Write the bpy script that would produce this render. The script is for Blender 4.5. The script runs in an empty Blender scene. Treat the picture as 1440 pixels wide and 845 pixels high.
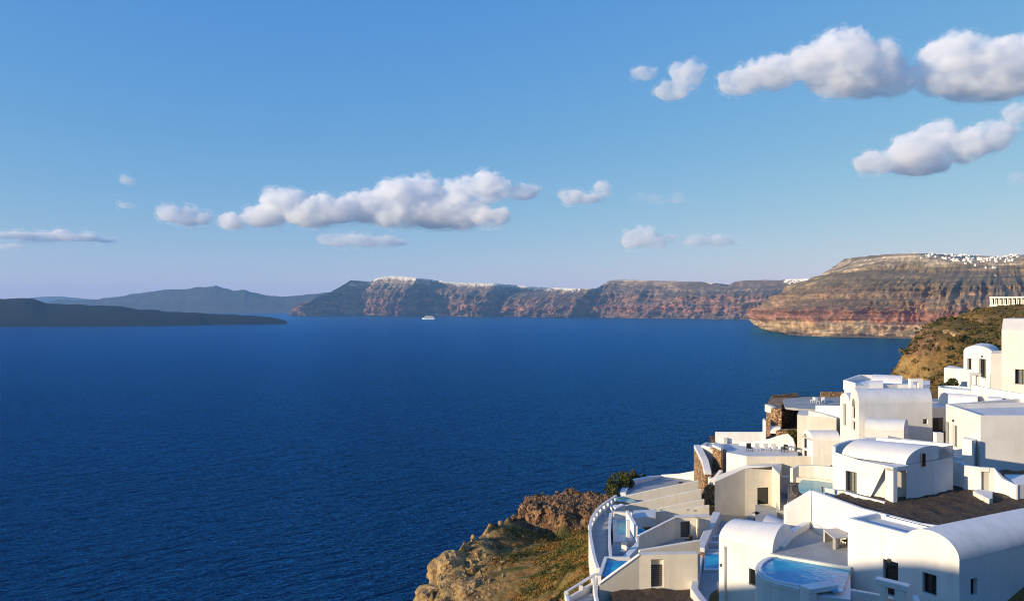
import bpy, bmesh, math, random
import numpy as np
from mathutils import Vector, Matrix

# ------------------------------------------------------------------ camera, sky, sun
scene = bpy.context.scene
col = scene.collection
random.seed(7)
F = 1028.0            # focal length in photograph pixels
HY = 431.0            # row of the true horizon in the photograph
CZ = 110.0            # camera height above the sea

cam_d = bpy.data.cameras.new('camera')
cam = bpy.data.objects.new('camera', cam_d)
col.objects.link(cam)
cam.location = (0, 0, CZ)
cam.rotation_euler = (math.radians(90), 0, 0)
cam_d.sensor_width = 36
cam_d.lens = 36 * F / 1440
cam_d.shift_y = (HY - 422.5) / 1440
cam_d.clip_start = 0.5
cam_d.clip_end = 80000
scene.camera = cam

SUN_EL = math.radians(12.5)
SUN_BACK = math.radians(26)          # degrees behind the camera's left
TO_SUN = Vector((-math.cos(SUN_BACK) * math.cos(SUN_EL), -math.sin(SUN_BACK) * math.cos(SUN_EL), math.sin(SUN_EL)))

world = bpy.data.worlds.new('World')
scene.world = world
world.use_nodes = True
wn = world.node_tree.nodes
wl = world.node_tree.links
wn.clear()
sky = wn.new('ShaderNodeTexSky')
sky.sky_type = 'NISHITA'
sky.sun_disc = False
sky.sun_elevation = SUN_EL
sky.sun_rotation = math.atan2(TO_SUN.x, TO_SUN.y)
sky.altitude = 100
sky.air_density = 1.0
sky.dust_density = 0.0
sky.ozone_density = 4.0
bgn = wn.new('ShaderNodeBackground')
bgn.inputs['Strength'].default_value = 0.15
wo = wn.new('ShaderNodeOutputWorld')
# the phone's rendering of the sky: each channel of the sky model through one gentle curve
sp = wn.new('ShaderNodeSeparateColor'); cb = wn.new('ShaderNodeCombineColor')
wl.new(sky.outputs[0], sp.inputs[0])
for ch, (pw, k) in enumerate(((1.08, 0.53), (0.61, 0.835), (0.10, 2.10))):
    p_ = wn.new('ShaderNodeMath'); p_.operation = 'POWER'; p_.inputs[1].default_value = pw
    m_ = wn.new('ShaderNodeMath'); m_.operation = 'MULTIPLY'; m_.inputs[1].default_value = k
    wl.new(sp.outputs[ch], p_.inputs[0]); wl.new(p_.outputs[0], m_.inputs[0]); wl.new(m_.outputs[0], cb.inputs[ch])
wl.new(cb.outputs[0], bgn.inputs[0])
wl.new(bgn.outputs[0], wo.inputs[0])

sun_d = bpy.data.lights.new('sun', 'SUN')
sun_d.energy = 3.4
sun_d.angle = math.radians(0.53)
sun_d.color = (1.0, 0.80, 0.53)
sun = bpy.data.objects.new('sun', sun_d)
col.objects.link(sun)
sun.location = (-60, -40, 200)
sun.rotation_euler = (-TO_SUN).to_track_quat('-Z', 'Y').to_euler()

scene.view_settings.view_transform = 'Standard'
scene.view_settings.look = 'None'
scene.view_settings.exposure = 0.95
scene.view_settings.gamma = 1.0
scene.view_settings.use_curve_mapping = False
cy = scene.cycles
cy.use_denoising = True
cy.use_adaptive_sampling = True
cy.adaptive_threshold = 0.01
scene.render.filter_size = 1.1
cy.filter_width = 1.1
cy.max_bounces = 14
cy.diffuse_bounces = 3
cy.glossy_bounces = 3
cy.transmission_bounces = 4
cy.transparent_max_bounces = 8
cy.volume_bounces = 12
cy.caustics_reflective = False
cy.caustics_refractive = False

# ------------------------------------------------------------------ helpers
def at(px, py, d):
    """photograph pixel and depth -> point of the place"""
    return Vector(((px - 720) * d / F, d, CZ + (HY - py) * d / F))

def xy(px, d):
    return ((px - 720) * d / F, d)

def dz(py, z):
    """depth at which a level z (absolute) shows on row py"""
    return (CZ - z) * F / (py - HY)

def link(o, parent=None, mat=None):
    col.objects.link(o)
    if parent is not None:
        o.parent = parent
    return o

def mesh_obj(name, verts, faces, mat=None, parent=None, smooth=False):
    me = bpy.data.meshes.new(name)
    me.from_pydata([tuple(v) for v in verts], [], [tuple(f) for f in faces])
    me.update()
    if mat is not None:
        me.materials.append(mat)
    if smooth:
        me.polygons.foreach_set('use_smooth', [True] * len(me.polygons))
    o = bpy.data.objects.new(name, me)
    return link(o, parent)

def grid_obj(name, P, mat, smooth=True, flip=False, parent=None):
    """P: array rows x cols x 3"""
    r, c, _ = P.shape
    me = bpy.data.meshes.new(name)
    i = np.arange(r * c).reshape(r, c)
    a, b, d, e = i[:-1, :-1].ravel(), i[:-1, 1:].ravel(), i[1:, 1:].ravel(), i[1:, :-1].ravel()
    q = np.stack([a, b, d, e] if not flip else [a, e, d, b], 1)
    me.vertices.add(r * c)
    me.vertices.foreach_set('co', P.reshape(-1).astype(np.float32))
    me.loops.add(q.size)
    me.loops.foreach_set('vertex_index', q.ravel().astype(np.int32))
    me.polygons.add(len(q))
    me.polygons.foreach_set('loop_start', (np.arange(len(q)) * 4).astype(np.int32))
    me.polygons.foreach_set('loop_total', np.full(len(q), 4, np.int32))
    me.update(calc_edges=True)
    me.validate()
    if smooth:
        me.polygons.foreach_set('use_smooth', [True] * len(me.polygons))
    me.materials.append(mat)
    o = bpy.data.objects.new(name, me)
    return link(o, parent)

def tag(o, label=None, cat=None, group=None, kind=None):
    if label: o['label'] = label
    if cat: o['category'] = cat
    if group: o['group'] = group
    if kind: o['kind'] = kind
    return o

def thing(name, label, cat, loc=(0, 0, 0), rz=0.0, group=None):
    o = bpy.data.objects.new(name, None)
    col.objects.link(o)
    o.empty_display_size = 0.3
    o.location = loc
    o.rotation_euler = (0, 0, rz)
    return tag(o, label, cat, group)

# ---- numpy noise
def _hash(ix, iy, iz, seed):
    h = (ix.astype(np.int64) * 374761393 + iy.astype(np.int64) * 668265263 + iz.astype(np.int64) * 2147483647 + seed * 1274126177) & 0xffffffff
    h = ((h ^ (h >> 13)) * 1274126177) & 0xffffffff
    h = h ^ (h >> 16)
    return (h & 0xffff) / 65535.0

def vnoise(x, y, z=None, seed=0):
    x = np.asarray(x, float); y = np.asarray(y, float)
    z = np.zeros_like(x) if z is None else np.asarray(z, float)
    x, y, z = np.broadcast_arrays(x, y, z)
    ix, iy, iz = np.floor(x), np.floor(y), np.floor(z)
    fx, fy, fz = x - ix, y - iy, z - iz
    fx, fy, fz = [t * t * (3 - 2 * t) for t in (fx, fy, fz)]
    r = 0
    for dx in (0, 1):
        for dy in (0, 1):
            for d3 in (0, 1):
                w = (fx if dx else 1 - fx) * (fy if dy else 1 - fy) * (fz if d3 else 1 - fz)
                r = r + w * _hash(ix + dx, iy + dy, iz + d3, seed)
    return r * 2 - 1

def fbm(x, y, z=None, oct=4, seed=0, gain=0.5, ridged=False):
    x = np.asarray(x, float); y = np.asarray(y, float)
    s, a, n = 0, 1.0, 0
    for k in range(oct):
        v = vnoise(x * 2 ** k, y * 2 ** k, None if z is None else np.asarray(z) * 2 ** k, seed + k * 17)
        if ridged: v = 1 - 2 * np.abs(v)
        s = s + a * v; n += a; a *= gain
    return s / n

# ---- materials
def newmat(name):
    m = bpy.data.materials.new(name)
    m.use_nodes = True
    nt = m.node_tree
    nt.nodes.clear()
    out = nt.nodes.new('ShaderNodeOutputMaterial')
    b = nt.nodes.new('ShaderNodeBsdfPrincipled')
    nt.links.new(b.outputs[0], out.inputs[0])
    return m, nt, b

def nd(nt, typ, **kw):
    n = nt.nodes.new(typ)
    for k, v in kw.items():
        if k.startswith('i_'):
            n.inputs[k[2:].replace('_', ' ')].default_value = v
        else:
            setattr(n, k, v)
    return n

def noise_node(nt, scale, detail=4, rough=0.55, vec=None, dist=0.0):
    n = nt.nodes.new('ShaderNodeTexNoise')
    n.inputs['Scale'].default_value = scale
    n.inputs['Detail'].default_value = detail
    n.inputs['Roughness'].default_value = rough
    n.inputs['Distortion'].default_value = dist
    if vec is not None: nt.links.new(vec, n.inputs['Vector'])
    return n

def ramp(nt, fac, stops, interp='LINEAR'):
    r = nt.nodes.new('ShaderNodeValToRGB')
    r.color_ramp.interpolation = interp
    el = r.color_ramp.elements
    while len(el) < len(stops): el.new(0.5)
    for e, (p, c) in zip(el, stops):
        e.position = p
        e.color = (c[0], c[1], c[2], 1) if not isinstance(c, (int, float)) else (c, c, c, 1)
    if fac is not None: nt.links.new(fac, r.inputs[0])
    return r

def mixc(nt, fac, a, b, typ='MIX'):
    m = nt.nodes.new('ShaderNodeMix')
    m.data_type = 'RGBA'
    m.blend_type = typ
    for sock, v in ((0, fac), (6, a), (7, b)):
        if isinstance(v, (int, float)): m.inputs[sock].default_value = v
        elif isinstance(v, tuple): m.inputs[sock].default_value = (v[0], v[1], v[2], 1)
        else: nt.links.new(v, m.inputs[sock])
    return m.outputs[2]

def mathn(nt, op, a, b=None, c=None):
    m = nt.nodes.new('ShaderNodeMath')
    m.operation = op
    for i, v in enumerate((a, b, c)):
        if v is None: continue
        if isinstance(v, (int, float)): m.inputs[i].default_value = v
        else: nt.links.new(v, m.inputs[i])
    return m.outputs[0]

def bump(nt, h, strength, dist, bsdf, normal=None):
    b = nt.nodes.new('ShaderNodeBump')
    b.inputs['Strength'].default_value = strength
    b.inputs['Distance'].default_value = dist
    nt.links.new(h, b.inputs['Height'])
    if normal is not None: nt.links.new(normal, b.inputs['Normal'])
    if bsdf is not None: nt.links.new(b.outputs[0], bsdf.inputs['Normal'])
    return b.outputs[0]

def scaled_pos(nt, sx, sy, sz):
    g = nt.nodes.new('ShaderNodeNewGeometry')
    v = nt.nodes.new('ShaderNodeVectorMath'); v.operation = 'MULTIPLY'
    nt.links.new(g.outputs['Position'], v.inputs[0])
    v.inputs[1].default_value = (sx, sy, sz)
    return v.outputs[0], g

def strata_mat(name, zmax, stops, noise_len, scrub, scrub_amt=0.8, bandlen=0.06, bump_d=4.0, fine_s=0.03):
    """rock coloured by layer: position height + warp -> ramp; flatter ground carries scrub"""
    m, nt, b = newmat(name)
    v, g = scaled_pos(nt, 1, 1, 1)
    sep = nd(nt, 'ShaderNodeSeparateXYZ'); nt.links.new(g.outputs['Position'], sep.inputs[0])
    warp = noise_node(nt, 1.0 / noise_len, 5, 0.6, v)
    w = mathn(nt, 'MULTIPLY_ADD', warp.outputs[0], 0.30 * zmax, -0.15 * zmax)
    z = mathn(nt, 'ADD', sep.outputs[2], w)
    f = mathn(nt, 'DIVIDE', z, zmax)
    c = ramp(nt, f, stops).outputs[0]
    # thin beds
    vb, _ = scaled_pos(nt, 0.005, 0.005, bandlen)
    bed = noise_node(nt, 1.0, 4, 0.65, vb)
    bedc = ramp(nt, bed.outputs[0], [(0.36, 0.40), (0.5, 1.0), (0.62, 1.5)])
    c = mixc(nt, 0.8, c, bedc.outputs[0], 'MULTIPLY')
    fine = noise_node(nt, fine_s, 5, 0.7, v)
    fr_ = ramp(nt, fine.outputs[0], [(0.32, 0.35), (0.5, 1.0), (0.68, 1.6)])
    c = mixc(nt, 0.5, c, fr_.outputs[0], 'MULTIPLY')
    blot = noise_node(nt, 4.0 / noise_len, 6, 0.65, v)
    bl = ramp(nt, blot.outputs[0], [(0.3, 0.55), (0.52, 1.0), (0.75, 1.35)])
    c = mixc(nt, 0.8, c, bl.outputs[0], 'MULTIPLY')
    sn = nd(nt, 'ShaderNodeSeparateXYZ'); nt.links.new(g.outputs['Normal'], sn.inputs[0])
    flat = ramp(nt, sn.outputs[2], [(0.55, 0.0), (0.82, scrub_amt)])
    c = mixc(nt, flat.outputs[0], c, scrub)
    nt.links.new(c, b.inputs['Base Color'])
    b.inputs['Roughness'].default_value = 0.95
    b.inputs['Specular IOR Level'].default_value = 0.1
    bump(nt, mathn(nt, 'MULTIPLY_ADD', fine.outputs[0], 0.45, blot.outputs[0]), 0.9, bump_d, b)
    return m

# ------------------------------------------------------------------ sea
def sea_material():
    m, nt, b = newmat('sea_water')
    vp, _ = scaled_pos(nt, 1, 1, 1)
    def wave_map(ang, sx, sy):
        mp = nd(nt, 'ShaderNodeMapping'); mp.vector_type = 'POINT'
        mp.inputs['Rotation'].default_value = (0, 0, math.radians(ang)); mp.inputs['Scale'].default_value = (1, 1, 1)
        nt.links.new(vp, mp.inputs['Vector'])
        m2 = nd(nt, 'ShaderNodeVectorMath'); m2.operation = 'MULTIPLY'; m2.inputs[1].default_value = (sx, sy, 0.0)
        nt.links.new(mp.outputs[0], m2.inputs[0])
        return m2.outputs[0]
    n1 = noise_node(nt, 1.0, 2, 0.5, wave_map(-38, 0.045, 0.13), 0.7)      # the wind waves, crests slanting off the view
    n2 = noise_node(nt, 1.0, 3, 0.55, wave_map(-30, 0.17, 0.42), 0.6)       # chop riding on them
    n4 = noise_node(nt, 1.0, 2, 0.5, wave_map(-55, 0.6, 1.1), 0.3)
    n3 = noise_node(nt, 1.0, 4, 0.55, wave_map(12, 0.0016, 0.0060), 0.9)    # wind lanes
    h = mathn(nt, 'MULTIPLY_ADD', n2.outputs[0], 0.42, n1.outputs[0])
    h = mathn(nt, 'MULTIPLY_ADD', n4.outputs[0], 0.10, h)
    bump(nt, h, 1.0, 9.0, b)
    cc = ramp(nt, n3.outputs[0], [(0.3, (0.0004, 0.006, 0.030)), (0.7, (0.0006, 0.010, 0.044))])
    nb = [n for n in nt.nodes if n.type == 'BUMP'][0]
    nt.nodes.remove(b)
    df = nd(nt, 'ShaderNodeBsdfDiffuse'); gl = nd(nt, 'ShaderNodeBsdfGlossy')
    nt.links.new(cc.outputs[0], df.inputs['Color'])
    nt.links.new(nb.outputs[0], df.inputs['Normal']); nt.links.new(nb.outputs[0], gl.inputs['Normal'])
    gl.inputs['Color'].default_value = (0.10, 0.52, 1.0, 1)
    gl.inputs['Roughness'].default_value = 0.16
    lw = nd(nt, 'ShaderNodeFresnel'); lw.inputs['IOR'].default_value = 1.33
    nt.links.new(nb.outputs[0], lw.inputs['Normal'])
    lf = nd(nt, 'ShaderNodeLayerWeight'); lf.inputs['Blend'].default_value = 0.5       # mean slope of the sea: grazing sight lines mirror more
    far = mathn(nt, 'POWER', lf.outputs['Facing'], 10.0)
    fc = mathn(nt, 'MULTIPLY_ADD', far, 0.22, mathn(nt, 'MINIMUM', mathn(nt, 'MULTIPLY', lw.outputs[0], 1.7), 0.75))
    mx = nd(nt, 'ShaderNodeMixShader')
    nt.links.new(fc, mx.inputs[0]); nt.links.new(df.outputs[0], mx.inputs[1]); nt.links.new(gl.outputs[0], mx.inputs[2])
    nt.links.new(mx.outputs[0], [n for n in nt.nodes if n.type == 'OUTPUT_MATERIAL'][0].inputs[0])
    return m

R = 60000
sea = mesh_obj('sea', [(-R, -R, 0), (R, -R, 0), (R, R, 0), (-R, R, 0)], [(0, 1, 2, 3)], sea_material())
tag(sea, kind='structure')

# ------------------------------------------------------------------ far terrain
def interp(tab, x):
    t = np.array(tab, float)
    return np.interp(x, t[:, 0], t[:, 1])

def rim(name, plan, tops, setback, profile, mat, n=700, rows=46, gully=None, seed=1, back=400, strata=0.0, base=-15, smooth_in=0.25, rise=None, big=0.4, base_env=0.12, taper=1.0):
    """A cliffed coast. plan: [(px, depth)] of the waterline in pixel columns, tops: [(px,row)] of the skyline,
    setback: metres from the waterline to the rim, profile: [(t, height fraction, offset fraction)]"""
    pl = np.array(plan, float)
    tt = np.linspace(0, 1, n)
    seglen = np.r_[0, np.cumsum(np.hypot(np.diff((pl[:, 0] - 720) * pl[:, 1] / F), np.diff(pl[:, 1])))]
    s = tt * seglen[-1]
    X = np.interp(s, seglen, (pl[:, 0] - 720) * pl[:, 1] / F)
    Y = np.interp(s, seglen, pl[:, 1])
    dX, dY = np.gradient(X), np.gradient(Y)
    for _ in range(5):
        dX = np.convolve(np.pad(dX, 4, 'edge'), np.ones(9) / 9, 'valid'); dY = np.convolve(np.pad(dY, 4, 'edge'), np.ones(9) / 9, 'valid')
    L = np.hypot(dX, dY); inX, inY = -dY / L, dX / L          # inland = left of travel direction
    kk = max(5, int(n * smooth_in)) | 1
    for _ in range(3):
        inX = np.convolve(np.pad(inX, kk // 2, 'edge'), np.ones(kk) / kk, 'valid'); inY = np.convolve(np.pad(inY, kk // 2, 'edge'), np.ones(kk) / kk, 'valid')
    L = np.hypot(inX, inY); inX, inY = inX / L, inY / L
    sb = interp(setback, s / seglen[-1]) if not np.isscalar(setback) else np.full(n, float(setback))
    rx, ry = X + inX * sb, Y + inY * sb
    pxr = 720 + F * rx / ry
    top = CZ + (HY - interp(tops, pxr)) * ry / F
    top = np.maximum(top + 4 * fbm(s / 40, s * 0, oct=3, seed=seed + 5), 4)
    pr = np.array(profile, float)
    t = np.linspace(0, 1, rows)
    hf = np.interp(t, pr[:, 0], pr[:, 1]); of = np.interp(t, pr[:, 0], pr[:, 2])
    P = np.zeros((rows + 3, n, 3))
    S, T = np.meshgrid(s, t)
    Z = base + (top[None, :] - base) * hf[:, None]
    O = sb[None, :] * of[:, None]
    if gully:
        amp, ln = gully
        warp = fbm(S / ln / 2.5, T * 1.5, oct=3, seed=seed)
        g = fbm(S / ln + 0.35 * warp, T * 0.5 + 3, oct=4, seed=seed + 40, ridged=True)
        g2 = fbm(S / ln * 4, T * 3.5, oct=4, seed=seed + 80, ridged=True, gain=0.62)
        env = np.clip(np.sin(np.pi * np.clip(T, 0, 1) ** 0.8) * 1.1 + base_env, 0, 1) * (1 - T ** 6) * np.clip((S - 150) / taper, 0.12, 1)
        g0 = fbm(S / (ln * 2.7) + 0.25 * warp + 1.7, T * 0.35 + 9, oct=2, seed=seed + 140, ridged=True)
        O = O - amp * (big * g0 + g * 0.75 + 0.42 * g2) * env
    if strata:
        st = vnoise(Z / 14.0, S / 900.0, seed=seed + 7) + 0.6 * vnoise(Z / 6.0, S / 500.0, seed=seed + 8)
        O = O + strata * st * (1 - T ** 8)
    rough = fbm(S / 30, Z / 18, oct=4, seed=seed + 9)
    O = O + rough * (6 if sb.max() > 250 else 3)
    P[:rows, :, 0] = X + inX * O; P[:rows, :, 1] = Y + inY * O; P[:rows, :, 2] = Z
    for k, (bk, dr) in enumerate(((0.12, 0.0), (0.5, 0.02), (1.0, 0.06))):
        P[rows + k, :, 0] = rx + inX * back * bk; P[rows + k, :, 1] = ry + inY * back * bk
        P[rows + k, :, 2] = top * (1 - dr) + (0 if rise is None else interp(rise, pxr) * (0.25, 0.85, 1.45)[k]) + 2 * fbm(s / 60, s * 0 + k, oct=3, seed=seed + 11)
    o = grid_obj(name, P, mat, smooth=False)
    tag(o, kind='structure')
    return dict(X=X, Y=Y, inX=inX, inY=inY, sb=sb, top=top, rx=rx, ry=ry, s=s, back=back, obj=o, P=P)

mat_caldera = strata_mat('caldera_rock', 420, [
    (0.00, (0.14, 0.095, 0.065)), (0.12, (0.24, 0.135, 0.09)), (0.22, (0.34, 0.155, 0.095)), (0.32, (0.17, 0.115, 0.085)),
    (0.42, (0.31, 0.165, 0.105)), (0.52, (0.15, 0.105, 0.08)), (0.66, (0.27, 0.19, 0.13)), (0.78, (0.18, 0.13, 0.095)), (0.92, (0.44, 0.35, 0.25)), (1.0, (0.30, 0.24, 0.18))],
    260, (0.125, 0.092, 0.062), 0.6, 0.035, 20.0, 0.025)
mat_head = strata_mat('headland_rock', 330, [
    (0.00, (0.13, 0.10, 0.075)), (0.04, (0.38, 0.28, 0.17)), (0.14, (0.44, 0.32, 0.19)), (0.19, (0.40, 0.19, 0.12)), (0.27, (0.32, 0.155, 0.10)),
    (0.33, (0.26, 0.165, 0.095)), (0.45, (0.34, 0.225, 0.13)), (0.55, (0.20, 0.145, 0.085)), (0.68, (0.28, 0.21, 0.125)), (0.76, (0.20, 0.15, 0.09)),
    (0.83, (0.46, 0.37, 0.26)), (0.94, (0.50, 0.41, 0.30)), (1.0, (0.18, 0.14, 0.09))],
    150, (0.15, 0.115, 0.07), 0.6, 0.07, 12.0, 0.075)
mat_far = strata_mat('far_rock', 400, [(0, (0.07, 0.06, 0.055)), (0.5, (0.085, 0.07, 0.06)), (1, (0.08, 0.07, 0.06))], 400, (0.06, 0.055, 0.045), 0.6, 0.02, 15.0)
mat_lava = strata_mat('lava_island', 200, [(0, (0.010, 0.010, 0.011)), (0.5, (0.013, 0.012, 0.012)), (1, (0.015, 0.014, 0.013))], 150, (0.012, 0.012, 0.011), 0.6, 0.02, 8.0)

prof_cal = [(0, 0.0, 0.0), (0.12, 0.10, 0.05), (0.40, 0.36, 0.33), (0.62, 0.60, 0.58), (0.80, 0.80, 0.80), (0.86, 0.84, 0.87), (1.0, 1.0, 1.0)]
# the caldera wall from the rock spur on the left to behind the headland on the right
cal = rim('caldera_cliff', [(422, 9300), (437, 8350), (470, 8650), (505, 8800), (540, 8560), (566, 8150), (592, 8480), (640, 8250), (676, 7850), (702, 8150), (740, 7800), (778, 7350), (800, 7150), (822, 7300), (850, 7330), (880, 6980), (950, 6700), (1060, 6150), (1160, 5700), (1240, 5500)],
    [(400, 440), (428, 438), (436, 431), (450, 421), (468, 409), (484, 400), (490, 396), (493, 394.5), (502, 395), (504, 398), (514, 400), (522, 396), (532, 391), (548, 388.5), (562, 389), (600, 393), (640, 398), (690, 399),
     (722, 401), (745, 404), (800, 406), (838, 406), (848, 400), (856, 395), (866, 393.5), (930, 395), (985, 396.5), (1010, 401), (1022, 403), (1032, 397), (1046, 394), (1100, 394), (1150, 392.5), (1240, 388)],
    [(0, 150), (0.1, 260), (0.5, 380), (1, 420)], prof_cal, mat_caldera, n=1500, rows=64, gully=(260, 430), seed=3, back=900, strata=9)

prof_head = [(0, 0.0, 0.0), (0.06, 0.05, 0.04), (0.10, 0.07, 0.06), (0.30, 0.33, 0.13), (0.40, 0.38, 0.24), (0.58, 0.56, 0.52), (0.76, 0.76, 0.80), (0.80, 0.79, 0.87), (0.94, 0.97, 0.97), (1.0, 1.0, 1.0)]
head = rim('headland_cliff', [(1062, 4900), (1069, 4190), (1094, 3350), (1125, 2760), (1200, 2600), (1280, 2480), (1400, 2330), (1560, 2200), (1700, 2150)],
    [(1000, 470), (1057, 452), (1075, 440), (1092, 430), (1106, 420), (1130, 401), (1146, 392), (1160, 384), (1172, 375), (1179, 370), (1188, 364.5), (1210, 361.5), (1255, 357.5), (1280, 356), (1300, 360), (1340, 365), (1380, 367), (1440, 363), (1700, 355)],
    [(0, 60), (0.22, 170), (0.45, 330), (0.6, 400), (1, 420)], prof_head, mat_head, n=1500, rows=110, gully=(150, 170), seed=21, back=700, strata=13, big=0.9, base_env=0.03, taper=1500.0, rise=[(1180, 0), (1275, 6), (1320, 32), (1440, 44), (1700, 44)])

def ridge_island(name, rows_, depth, waterline, mat, width, seed, n=260, m=30, rough=10.0):
    """an island seen side on: skyline rows at given depth, waterline depth in front"""
    px = np.linspace(rows_[0][0], rows_[-1][0], n)
    top = np.maximum(CZ + (HY - interp(rows_, px)) * depth / F, 1.0)
    wl = interp(waterline, px)
    v = np.linspace(0, 1, m)
    P = np.zeros((m, n, 3))
    for k, q in enumerate(v):
        d = wl + (depth + width - wl) * q
        crest = (depth - wl) / (depth + width - wl)
        hh = np.where(q <= crest, (q / crest) ** 0.85, np.clip((1 - q) / (1 - crest), 0, 1) ** 0.8)
        X = (px - 720) * d / F
        z = -8 + (top + 8) * hh + rough * fbm(X / 160, d / 160 + 0 * X, oct=5, seed=seed) * hh * np.clip(top / 80, 0, 1)
        P[k, :, 0] = X; P[k, :, 1] = d; P[k, :, 2] = z
    o = grid_obj(name, P, mat, smooth=True)
    tag(o, kind='structure')
    return o

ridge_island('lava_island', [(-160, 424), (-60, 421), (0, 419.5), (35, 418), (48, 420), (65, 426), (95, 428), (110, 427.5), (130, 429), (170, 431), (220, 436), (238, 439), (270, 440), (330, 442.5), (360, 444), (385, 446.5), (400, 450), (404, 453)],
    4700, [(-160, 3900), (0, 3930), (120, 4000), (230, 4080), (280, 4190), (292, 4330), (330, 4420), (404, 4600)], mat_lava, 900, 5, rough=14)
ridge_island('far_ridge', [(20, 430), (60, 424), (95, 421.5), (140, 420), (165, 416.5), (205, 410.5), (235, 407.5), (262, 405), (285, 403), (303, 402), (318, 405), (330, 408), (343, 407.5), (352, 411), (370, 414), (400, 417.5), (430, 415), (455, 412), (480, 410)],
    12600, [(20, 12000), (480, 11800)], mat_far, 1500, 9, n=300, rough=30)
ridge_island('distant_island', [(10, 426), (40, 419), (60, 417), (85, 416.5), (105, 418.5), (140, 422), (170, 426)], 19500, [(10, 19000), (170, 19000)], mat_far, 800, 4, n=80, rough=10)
# ------------------------------------------------------------------ materials of the village
def plaster(name, colr, rough=0.85, var=0.11):
    m, nt, b = newmat(name)
    v, g = scaled_pos(nt, 1, 1, 1)
    n1 = noise_node(nt, 0.45, 5, 0.6, v)
    n2 = noise_node(nt, 6.0, 4, 0.6, v)
    vs, _ = scaled_pos(nt, 1.6, 1.6, 0.12)
    n3 = noise_node(nt, 1.0, 4, 0.6, vs)               # rain streaks running down the walls
    c = mixc(nt, ramp(nt, n1.outputs[0], [(0.38, 0.0), (0.62, 1.0)]).outputs[0], tuple(colr), tuple(x * (1 - var) for x in colr))
    st = ramp(nt, n3.outputs[0], [(0.50, 0.0), (0.74, 0.55)])
    c = mixc(nt, st.outputs[0], c, tuple(x * y for x, y in zip(colr, (0.80, 0.77, 0.72))))
    nt.links.new(c, b.inputs['Base Color'])
    b.inputs['Roughness'].default_value = rough
    b.inputs['Specular IOR Level'].default_value = 0.2
    h = mathn(nt, 'MULTIPLY_ADD', n2.outputs[0], 0.25, n1.outputs[0])
    bump(nt, h, 0.25, 0.12, b)
    return m

def stone_mat(name, c1, c2, joint, scale):
    m, nt, b = newmat(name)
    v, g = scaled_pos(nt, 1, 1, 1.25)
    vo = nd(nt, 'ShaderNodeTexVoronoi'); vo.inputs['Scale'].default_value = scale
    nt.links.new(v, vo.inputs['Vector'])
    ve = nd(nt, 'ShaderNodeTexVoronoi'); ve.feature = 'DISTANCE_TO_EDGE'; ve.inputs['Scale'].default_value = scale
    nt.links.new(v, ve.inputs['Vector'])
    sep = nd(nt, 'ShaderNodeSeparateColor'); nt.links.new(vo.outputs['Color'], sep.inputs[0])
    c = mixc(nt, sep.outputs[0], c1, c2)
    dk = ramp(nt, sep.outputs[1], [(0.0, 0.5), (0.5, 1.0), (1.0, 1.3)])
    c = mixc(nt, 1.0, c, dk.outputs[0], 'MULTIPLY')
    e = ramp(nt, ve.outputs['Distance'], [(0.02, 0.0), (0.10, 1.0)])
    c = mixc(nt, e.outputs[0], joint, c)
    nt.links.new(c, b.inputs['Base Color'])
    b.inputs['Roughness'].default_value = 0.95
    bump(nt, e.outputs[0], 0.9, 0.12, b)
    return m

def plain(name, colr, rough=0.6, metal=0.0, nscale=3.0, var=0.15, spec=0.3):
    m, nt, b = newmat(name)
    v, g = scaled_pos(nt, 1, 1, 1)
    n1 = noise_node(nt, nscale, 4, 0.6, v)
    c = mixc(nt, n1.outputs[0], tuple(x * (1 - var) for x in colr), tuple(min(1, x * (1 + var)) for x in colr))
    nt.links.new(c, b.inputs['Base Color'])
    b.inputs['Roughness'].default_value = rough
    b.inputs['Metallic'].default_value = metal
    b.inputs['Specular IOR Level'].default_value = spec
    return m

WHITE = plaster('white_plaster', (0.80, 0.785, 0.76))
CREAM = plaster('cream_plaster', (0.80, 0.745, 0.64))
DECK = plaster('grey_deck_cement', (0.40, 0.41, 0.40), 0.8, 0.2)
COPE = plaster('coping_plaster', (0.66, 0.66, 0.66))
STONE = stone_mat('rubble_stone', (0.34, 0.17, 0.085), (0.52, 0.34, 0.18), (0.05, 0.035, 0.025), 2.6)
LAVAST = stone_mat('dark_rubble_stone', (0.09, 0.07, 0.06), (0.26, 0.19, 0.13), (0.03, 0.025, 0.02), 3.2)
DARK = plain('dark_painted_wood', (0.022, 0.020, 0.020), 0.5)
FRAME = plain('brown_window_frame', (0.06, 0.05, 0.045), 0.5)
CURTAIN = plain('grey_green_curtain', (0.20, 0.22, 0.20), 0.9, 0, 8.0, 0.35)
METAL = plain('dull_metal', (0.35, 0.35, 0.36), 0.4, 0.8)
BLACK = plain('black_chair_fabric', (0.02, 0.02, 0.022), 0.8)
GREYF = plain('pale_grey_furniture', (0.55, 0.55, 0.54), 0.7)
TABLE = plaster('table_cement', (0.50, 0.49, 0.47))

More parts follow.
